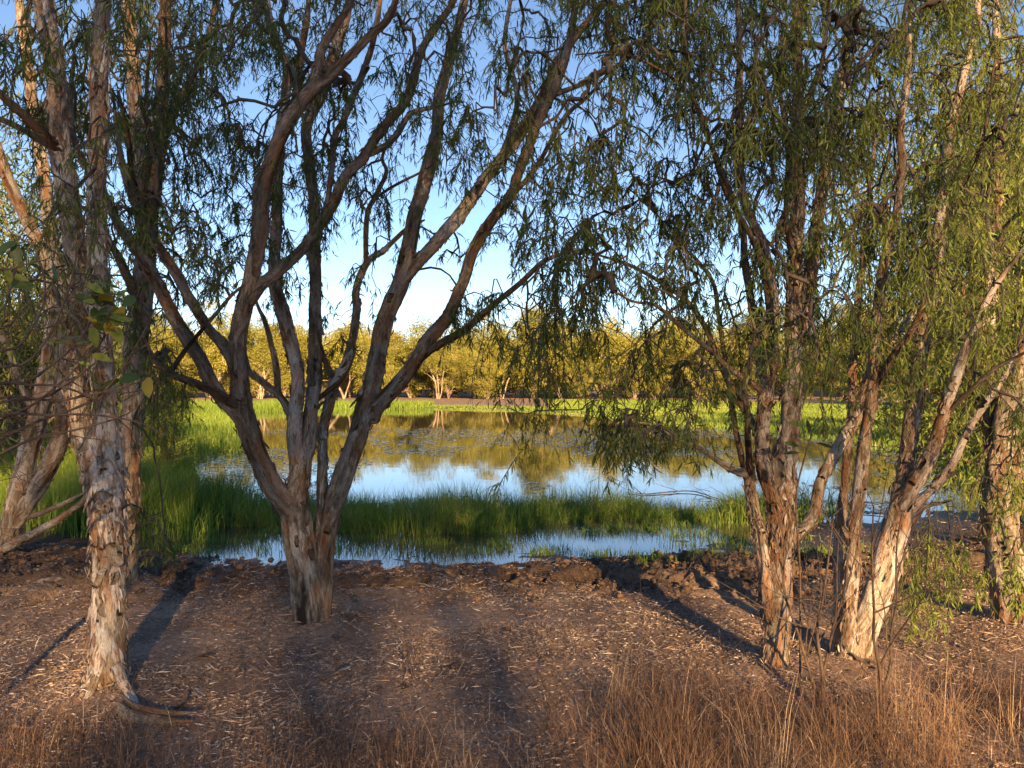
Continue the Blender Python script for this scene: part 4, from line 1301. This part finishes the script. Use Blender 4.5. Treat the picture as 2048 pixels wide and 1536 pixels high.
xa, ya = area(r, 52000, -2.8, 3.2, 1.9, 4.7, dry_density)          # low tangle
cx_, cy_ = area(r, 640, -2.8, 3.2, 2.1, 4.6, dry_density)          # tufts of standing stalks
th_ = np.clip(0.09 + 0.22 * smooth((cx_ + 0.7) / 2.0) + 0.10 * r.standard_normal(len(cx_)), .08, .48)
nt_ = r.integers(12, 60, len(cx_))
ti_ = np.repeat(np.arange(len(cx_)), nt_)
xb = cx_[ti_] + r.normal(0, .05, len(ti_))
yb = cy_[ti_] + r.normal(0, .05, len(ti_))
hb = th_[ti_] * r.uniform(.5, 1.3, len(ti_)) + 0.2 * (r.random(len(ti_)) < .06)
ct_ = np.where(r.random(len(cx_)) < .12, .85, np.clip(r.normal(.42, .2, len(cx_)), .05, .9))[ti_]
x, y = np.concatenate([xa, xb]), np.concatenate([ya, yb])
hh = np.concatenate([r.uniform(.07, .2, len(xa)), hb])
tt = np.concatenate([r.beta(1.7, 2.2, len(xa)), np.clip(ct_ + r.normal(0, .14, len(xb)), 0, 1)])
lean_ = np.concatenate([np.full(len(xa), 2.2), np.full(len(xb), 1.05)])
zz = ground_z(x, y) + np.concatenate([r.uniform(0, .10, len(xa)), np.zeros(len(xb))])
o = blades('dry_weeds', x, y, hh, r.uniform(.0013, .0029, len(x)), lean_, tt, M_DRY, 67, z=zz, curve=0.2, shape='stalk')
tag(o, 'tangle of dry brown weeds and stalks across the foreground', 'weeds', kind='stuff')

# clods of dug mud
ico_t = (1 + 5 ** .5) / 2
IV = unit(np.array([(-1, ico_t, 0), (1, ico_t, 0), (-1, -ico_t, 0), (1, -ico_t, 0), (0, -1, ico_t), (0, 1, ico_t), (0, -1, -ico_t), (0, 1, -ico_t), (ico_t, 0, -1), (ico_t, 0, 1), (-ico_t, 0, -1), (-ico_t, 0, 1)], dtype=float))
IF = np.array([(0, 11, 5), (0, 5, 1), (0, 1, 7), (0, 7, 10), (0, 10, 11), (1, 5, 9), (5, 11, 4), (11, 10, 2), (10, 7, 6), (7, 1, 8), (3, 9, 4), (3, 4, 2), (3, 2, 6), (3, 6, 8), (3, 8, 9), (4, 9, 5), (2, 4, 11), (6, 2, 10), (8, 6, 7), (9, 8, 1)])
n = 24000
x, y = r.uniform(-6, 4, n), r.uniform(5.6, 8.3, n)
k = (r.random(n) < churn(x, y) ** 1.2) & (pond_sd(x, y) < 0.05)
x, y = x[k], y[k]
n = len(x)
sz = r.uniform(.004, .014, n) * (1 + 1.4 * (r.random(n) < .12))
V = IV[None] * sz[:, None, None] * r.uniform(.45, 1.5, (n, 12, 1)) * np.array([1.1, 1.1, .75])
V = V + np.stack([x, y, ground_z(x, y) + sz * .25], 1)[:, None, :]
T = (np.arange(n) * 12)[:, None, None] + IF[None]
M_CLOD = simple_mat('mud_clod', (0.05, 0.03, 0.021), (0.20, 0.12, 0.075), 1.6, 0.95)
o = link('mud_clods', mesh_data('mud_clods', V.reshape(-1, 3), None, T.reshape(-1, 3), M_CLOD, False))
tag(o, 'crumbled clods of dug-over brown mud along the water edge', 'mud', kind='stuff')
print('ground cover done')


# ------------------------------------------------------------------ saplings, shrubs, debris
def stick_mesh(name, chains, mat, origin, sides=5, seed=0, rough=0.0):
    Vs, Qs, UVs, off = [], [], [], 0
    for P in chains:
        C, u = resample(np.asarray(P), 0.035)
        V, q, UV, _ = tube(C[:, :3], np.maximum(C[:, 3], .0009), sides, u, rough, seed)
        Vs.append(V)
        Qs.append(q + off)
        UVs.append(UV)
        off += len(V)
    V = np.vstack(Vs) - np.asarray(origin)
    return mesh_data(name, V, np.vstack(Qs), None, mat, True, {'bark_uv': np.vstack(UVs), 'tone': np.full(len(V), .6), 'char': np.zeros(len(V)), 'lay': np.full(len(V), .5)})


def branching(r_, p, d, L, rad, depth, out, spread=.6, seg=5):
    pts = [np.append(p, rad)]
    for k in range(seg):
        d = unit(d + r_.normal(0, .13, 3) + np.array([0, 0, .05]))
        p = p + d * L / seg
        rr = rad * (1 - .75 * (k + 1) / seg)
        pts.append(np.append(p, rr))
        if depth > 0 and k >= 1 and r_.random() < .85:
            dd = unit(d + r_.normal(0, spread, 3))
            branching(r_, p, dd, L * r_.uniform(.3, .6), rr * .7, depth - 1, out, spread, 4)
    out.append(np.array(pts))


def sapling(px, py, H, lean, seed, label, stems=2, rad=.009, depth=2, mat=None, spread=.55):
    bx = base_at(px, py)
    r_ = np.random.default_rng(seed)
    t = thing('bare_sapling', bx, label, 'sapling', 'leafless saplings in front of the paperbarks')
    for s in range(stems):
        ch = []
        d = unit(np.array([lean[0] + r_.normal(0, .12), lean[1] + r_.normal(0, .08), 1.0]))
        branching(r_, np.array(bx) + np.array([r_.normal(0, .015), r_.normal(0, .015), -.03]), d, H * r_.uniform(.75, 1), rad * r_.uniform(.7, 1), depth, ch, spread, 7)
        link('stem', stick_mesh('stem', ch, mat or M_STEM, bx), t)
    return t


sapling(1645, 1412, 1.25, (-.06, 0), 201, 'dark twiggy leafless sapling between the upright tree and the orange clump', 3, .012)
sapling(1752, 1440, 1.35, (.03, 0), 202, 'thin bare sapling rising before the orange trunk of the clump', 2, .013)
sapling(1610, 1330, 0.85, (.1, .05), 203, 'low bare twigs at the foot of the upright tree', 2, .006)
sapling(822, 1350, 0.42, (.06, 0), 204, 'small dead brown weed on open litter near the image centre', 4, .004, 2, M_STEM, .8)
sapling(1105, 1420, 0.55, (.0, 0), 205, 'dry upright stalk in the sunlit weeds below the puddle', 2, .004, 1)
sapling(1195, 1470, 0.62, (.05, 0), 206, 'dry branched stalk beside the sunlit weeds', 2, .004, 1)
sapling(1940, 1450, 0.62, (.12, 0), 207, 'tan dry stalk leaning at the lower right before the shaggy trunk', 2, .005, 1)
sapling(1430, 1480, 0.55, (.2, 0), 208, 'long pale dry stalk leaning toward the upright tree', 1, .004, 0)
sapling(500, 1440, 0.6, (-.05, 0), 209, 'thin dry stalk standing alone right of the curled bark', 1, .003, 1)


# broad-leaved shrub reaching in at the left
def broad_leaf_mesh(k):
    r_ = np.random.default_rng(300 + k)
    t = np.linspace(0, 1, 7)
    w = 0.23 * np.sin(np.pi * np.clip(t, .0, 1) ** .8) ** .8 + .004
    V = []
    cv = r_.uniform(-.25, .15)
    for i in range(7):
        z = cv * t[i] ** 2 + .02 * r_.standard_normal()
        for j in (-1, 0, 1):
            V.append((w[i] * j, t[i], z + (0.07 * abs(j) * w[i] * 4) * .5))
    q = []
    for i in range(6):
        for j in range(2):
            a = i * 3 + j
            q.append((a, a + 1, a + 4, a + 3))
    tint = np.clip(np.full(len(V), (.12, .3, .45, .62, .75, .95)[k]) + 0.05 * r_.standard_normal(len(V)), 0, 1)
    return mesh_data('leaf', V, q, None, M_BROAD, True, {'tint': tint})


BROAD = [broad_leaf_mesh(k) for k in range(6)]


def put_leaf(parent, origin, p, d, L, r_, k=None):
    d = unit(np.asarray(d, float))
    x = unit(np.cross(d, unit(r_.normal(0, .5, 3) + np.array([0, -.4, 1.0]))))
    n = np.cross(x, d)
    o = link('leaf', BROAD[int(r_.integers(0, 6)) if k is None else k], parent)
    p = np.asarray(p) - np.asarray(origin)
    o.matrix_local = Matrix(((x[0] * L, d[0] * L, n[0] * L, p[0]), (x[1] * L, d[1] * L, n[1] * L, p[1]), (x[2] * L, d[2] * L, n[2] * L, p[2]), (0, 0, 0, 1)))


bx = np.array([-2.35, 2.75, float(ground_z(np.array([-2.35]), np.array([2.75]))[0])])
shrub = thing('fig_shrub', tuple(bx), 'broad-leaved shrub with yellowing leaves and arching brown twigs before the pale trunk', 'shrub')
r_ = np.random.default_rng(310)
tips = [[(-60, 900), (80, 800), (190, 700), (215, 660)], [(-60, 820), (60, 760), (150, 690), (200, 620), (235, 640)], [(-60, 850), (100, 790), (230, 690), (250, 640)],
        [(-60, 930), (60, 850), (200, 790), (290, 660), (330, 560)], [(-80, 790), (60, 720), (130, 600), (160, 480), (190, 390)], [(-60, 760), (40, 690), (90, 590), (70, 500), (30, 470)],
        [(-60, 870), (120, 830), (260, 840), (330, 870)], [(-60, 830), (130, 800), (260, 770), (320, 745)], [(-60, 810), (70, 770), (170, 790), (260, 860), (290, 900)],
        [(-60, 720), (20, 650), (60, 600)], [(-60, 600), (20, 540), (90, 520)], [(-60, 950), (60, 880), (150, 860), (250, 830), (300, 790)]]
paths = []
for i, tp in enumerate(tips):
    d0 = r_.uniform(2.5, 2.75)
    P = [np.append(bx + np.array([0, 0, .02]), .012), np.append(bx + np.array([.04, .02, .75 + .02 * i]), .009)]
    for k, (a, b_) in enumerate(tp):
        P.append(np.append(at(a, b_, d0 + .05 * k), .0062 * (1 - (k + .8) / (len(tp) + .2)) + .001))
    paths.append(np.array(P))
    o = link('branch', stick_mesh('branch', [np.array(P)], M_STEM, bx, 6), shrub)
for i, P in enumerate(paths):                            # bare side twigs
    ch = []
    C, u = resample(P, .05)
    for q in range(5):
        k = int(r_.uniform(.5, .95) * len(C))
        branching(r_, C[k, :3], unit(np.array([.8, r_.normal(0, .4), r_.normal(.1, .5)])), r_.uniform(.08, .3), .0028, 1, ch, .6, 4)
    tag(link('side_twigs', stick_mesh('side_twigs', ch, M_STEM, bx, 4), shrub), kind='stuff')
leafspots = [(205, 640, 22), (235, 650, 5), (180, 580, 12), (60, 530, 4), (75, 560, 4), (160, 600, 5), (30, 490, 3), (300, 770, 1), (255, 750, 2), (190, 680, 4), (225, 600, 3)]
for (a, b_, n) in leafspots:
    for q in range(n):
        p = at(a + r_.normal(0, 22), b_ + r_.normal(0, 20), 2.72 + r_.normal(0, .05))
        # short stalk from the nearest branch so that no leaf floats
        allp = np.vstack([Q[:, :3] for Q in [resample(P, .05)[0] for P in paths]]) if q == 0 else allp
        j = int(np.argmin(np.sum((allp - p) ** 2, 1)))
        link('leaf_stalk', stick_mesh('leaf_stalk', [np.array([np.append(allp[j], .0016), np.append((allp[j] + p) / 2 + np.array([0, 0, .01]), .0013), np.append(p, .001)])], M_STEM, bx, 4), shrub)
        put_leaf(shrub, bx, p, unit(p - allp[j]) * .5 + r_.normal(0, .5, 3) + np.array([.25, 0, -.25]), r_.uniform(.055, .10), r_)
for (a, b_) in ((165, 726), (177, 728)):
    p = at(a, b_, 2.7)
    V = IV * .011
    m = mesh_data('fruit', V, None, IF, M_FRUIT)
    o = link('fruit', m, shrub, tuple(p - bx))
    md = o.modifiers.new('round', 'SUBSURF')
    md.levels = md.render_levels = 2
    link('fruit_stalk', stick_mesh('fruit_stalk', [np.array([np.append(p, .0015), np.append(p + np.array([0.01, 0, .04]), .0015)])], M_STEM, bx, 4), shrub)

# small green-leaved shoot against the upright tree
bx2 = np.array(base_at(1600, 1395))
shoot = thing('leafy_shoot', tuple(bx2), 'slender shoot with a few round green leaves beside the upright paperbark', 'sapling')
P = np.array([np.append(bx2, .006), np.append(at(1600, 1150, 3.95), .005), np.append(at(1592, 1000, 3.9), .0045), np.append(at(1612, 905, 3.88), .004), np.append(at(1625, 862, 3.86), .0025)])
link('stem', stick_mesh('stem', [P], M_STEM, bx2, 6), shoot)
r_ = np.random.default_rng(320)
for (a, b_, dx, dz) in [(1600, 905, -1, -.1), (1598, 892, -1, .3), (1612, 880, -.7, .3), (1628, 868, .8, .3), (1632, 885, .9, -.3), (1620, 866, -.2, 1), (1640, 900, .4, -1), (1608, 850, -1, .2)]:
    p = at(a, b_, 3.87)
    C = resample(P, .03)[0][:, :3]
    j = int(np.argmin(np.sum((C - p) ** 2, 1)))
    link('leaf_stalk', stick_mesh('leaf_stalk', [np.array([np.append(C[j], .0016), np.append(p, .0012)])], M_STEM, bx2, 4), shoot)
    put_leaf(shoot, bx2, p, (dx, .1, dz), r_.uniform(.07, .1), r_, int(r_.integers(0, 2)))

# bark and sticks lying about
log = thing('fallen_bark', base_at(305, 1440), 'long curled strip of pale bark lying at the foot of the double-stemmed tree', 'bark')
lb_ = np.array(log.location)
P = np.array([np.append(at(232, 1418, 3.75) + [0, 0, .03], .012), np.append(at(262, 1432, 3.72), .034), np.append(at(310, 1442, 3.7), .030), np.append(at(350, 1444, 3.68), .018), np.append(at(385, 1442, 3.68), .006)])
link('strip', stick_mesh('strip', [P], M_BARK, lb_, 12, 3, 1.3), log)
P2 = P.copy()
P2[:, 2] += .02
P2[:, 1] += .05
P2[:, 3] *= .6
link('strip', stick_mesh('strip', [P2], M_BARK, lb_, 10, 5, 1.5), log)


def fallen_flake(px, py, L, k, label, rz, tilt=.35):
    o = link('fallen_bark', FLAKES[k], None, base_at(px, py))
    o.location.z += .02
    o.rotation_euler = (tilt, .2, rz)
    o.scale = (L, L, L)
    return tag(o, label, 'bark')


fallen_flake(392, 1388, .16, 6, 'white curled scrap of bark on the litter right of the double-stemmed tree', 1.2)
fallen_flake(150, 1470, .14, 2, 'pale flat bark scrap in the lower left corner', .3, .1)
fallen_flake(640, 1350, .16, 4, 'tan bark strip lying in front of the blackened foot', 1.5, .1)
fallen_flake(725, 1195, .15, 10, 'small pale bark curl in the mud right of the central trunk', .6)
fallen_flake(240, 1335, .18, 8, 'loose bark lifted at the pale trunk base', 2.4, .4)
rs = np.random.default_rng(400)
for k in range(34):
    px_, py_ = rs.uniform(60, 1980), rs.uniform(1215, 1440)
    if k < 14:
        px_, py_ = (215, 625, 1555, 1715)[k % 4] + rs.normal(0, 75), (1385, 1262, 1345, 1330)[k % 4] + rs.uniform(-30, 30)
    o = fallen_flake(px_, py_, rs.uniform(.05, .12), int(rs.integers(0, 16)), 'scrap of shed bark lying in the leaf litter', rs.uniform(0, 6.3), rs.uniform(-.15, .3))
    o['group'] = 'bark scraps in the litter'


def fallen_stick(pts, rad, label, mat=None):
    o0 = np.array(base_at(*pts[0]))
    P = []
    for i, p in enumerate(pts):
        q = np.array(base_at(*p)) + np.array([0, 0, rad * .9])
        P.append(np.append(q, rad * (1 - .5 * i / len(pts))))
    o = link('fallen_stick', stick_mesh('fallen_stick', [np.array(P)], mat or M_WOOD, o0, 7, 1, .6), None, tuple(o0))
    return tag(o, label, 'stick', 'sticks lying on the ground')


fallen_stick([(62, 1172), (90, 1178), (125, 1172)], .022, 'short grey stub of wood on the dug mud at the left')
fallen_stick([(672, 1232), (700, 1255), (735, 1268)], .010, 'grey stick running from the blackened foot')
fallen_stick([(868, 1285), (900, 1262), (925, 1250)], .006, 'thin pale twig on the litter at the centre')
fallen_stick([(1890, 1180), (1960, 1200), (2040, 1230)], .012, 'brown stick lying left of the shaggy trunk')
fallen_stick([(520, 1215), (560, 1205), (600, 1192)], .007, 'dark thin stick just left of the blackened foot')
fallen_stick([(410, 1352), (450, 1335), (520, 1310)], .005, 'long thin twig on the litter right of the double-stemmed tree')

# dead branches lying in the shallow water
for k, (pts, lab) in enumerate([([(1290, 990), (1380, 985), (1440, 1000), (1500, 1008)], 'dead twiggy branch lying in the water left of the upright tree'),
                                ([(1650, 1030), (1720, 1026), (1790, 1034)], 'dark branch floating behind the many-stemmed clump')]):
    ch = []
    base = None
    Pts = []
    for i, (a, b_) in enumerate(pts):
        d = (CAM_H - WATER_Z) * F / (b_ - 768)
        q = np.array([(a - 1024) / F * d, d, WATER_Z + .012 + .012 * (i % 2)])
        Pts.append(np.append(q, .011 * (1 - .2 * i)))
    ch.append(np.array(Pts))
    for q in Pts[:-1]:
        for _ in range(4):
            branching(rs, q[:3] + rs.normal(0, .1, 3) * [1, .2, 0], unit(np.array([-.9, rs.normal(0, .5), rs.normal(.15, .15)])), rs.uniform(.25, .6), .005, 1, ch, .4, 4)
    o0 = Pts[0][:3]
    tag(link('fallen_branch', stick_mesh('fallen_branch', ch, M_STEM, o0, 5), None, tuple(o0)), lab, 'branch')

tot = sum(len(m.polygons) for m in bpy.data.meshes)
print('faces in mesh data', tot, 'objects', len(bpy.data.objects))
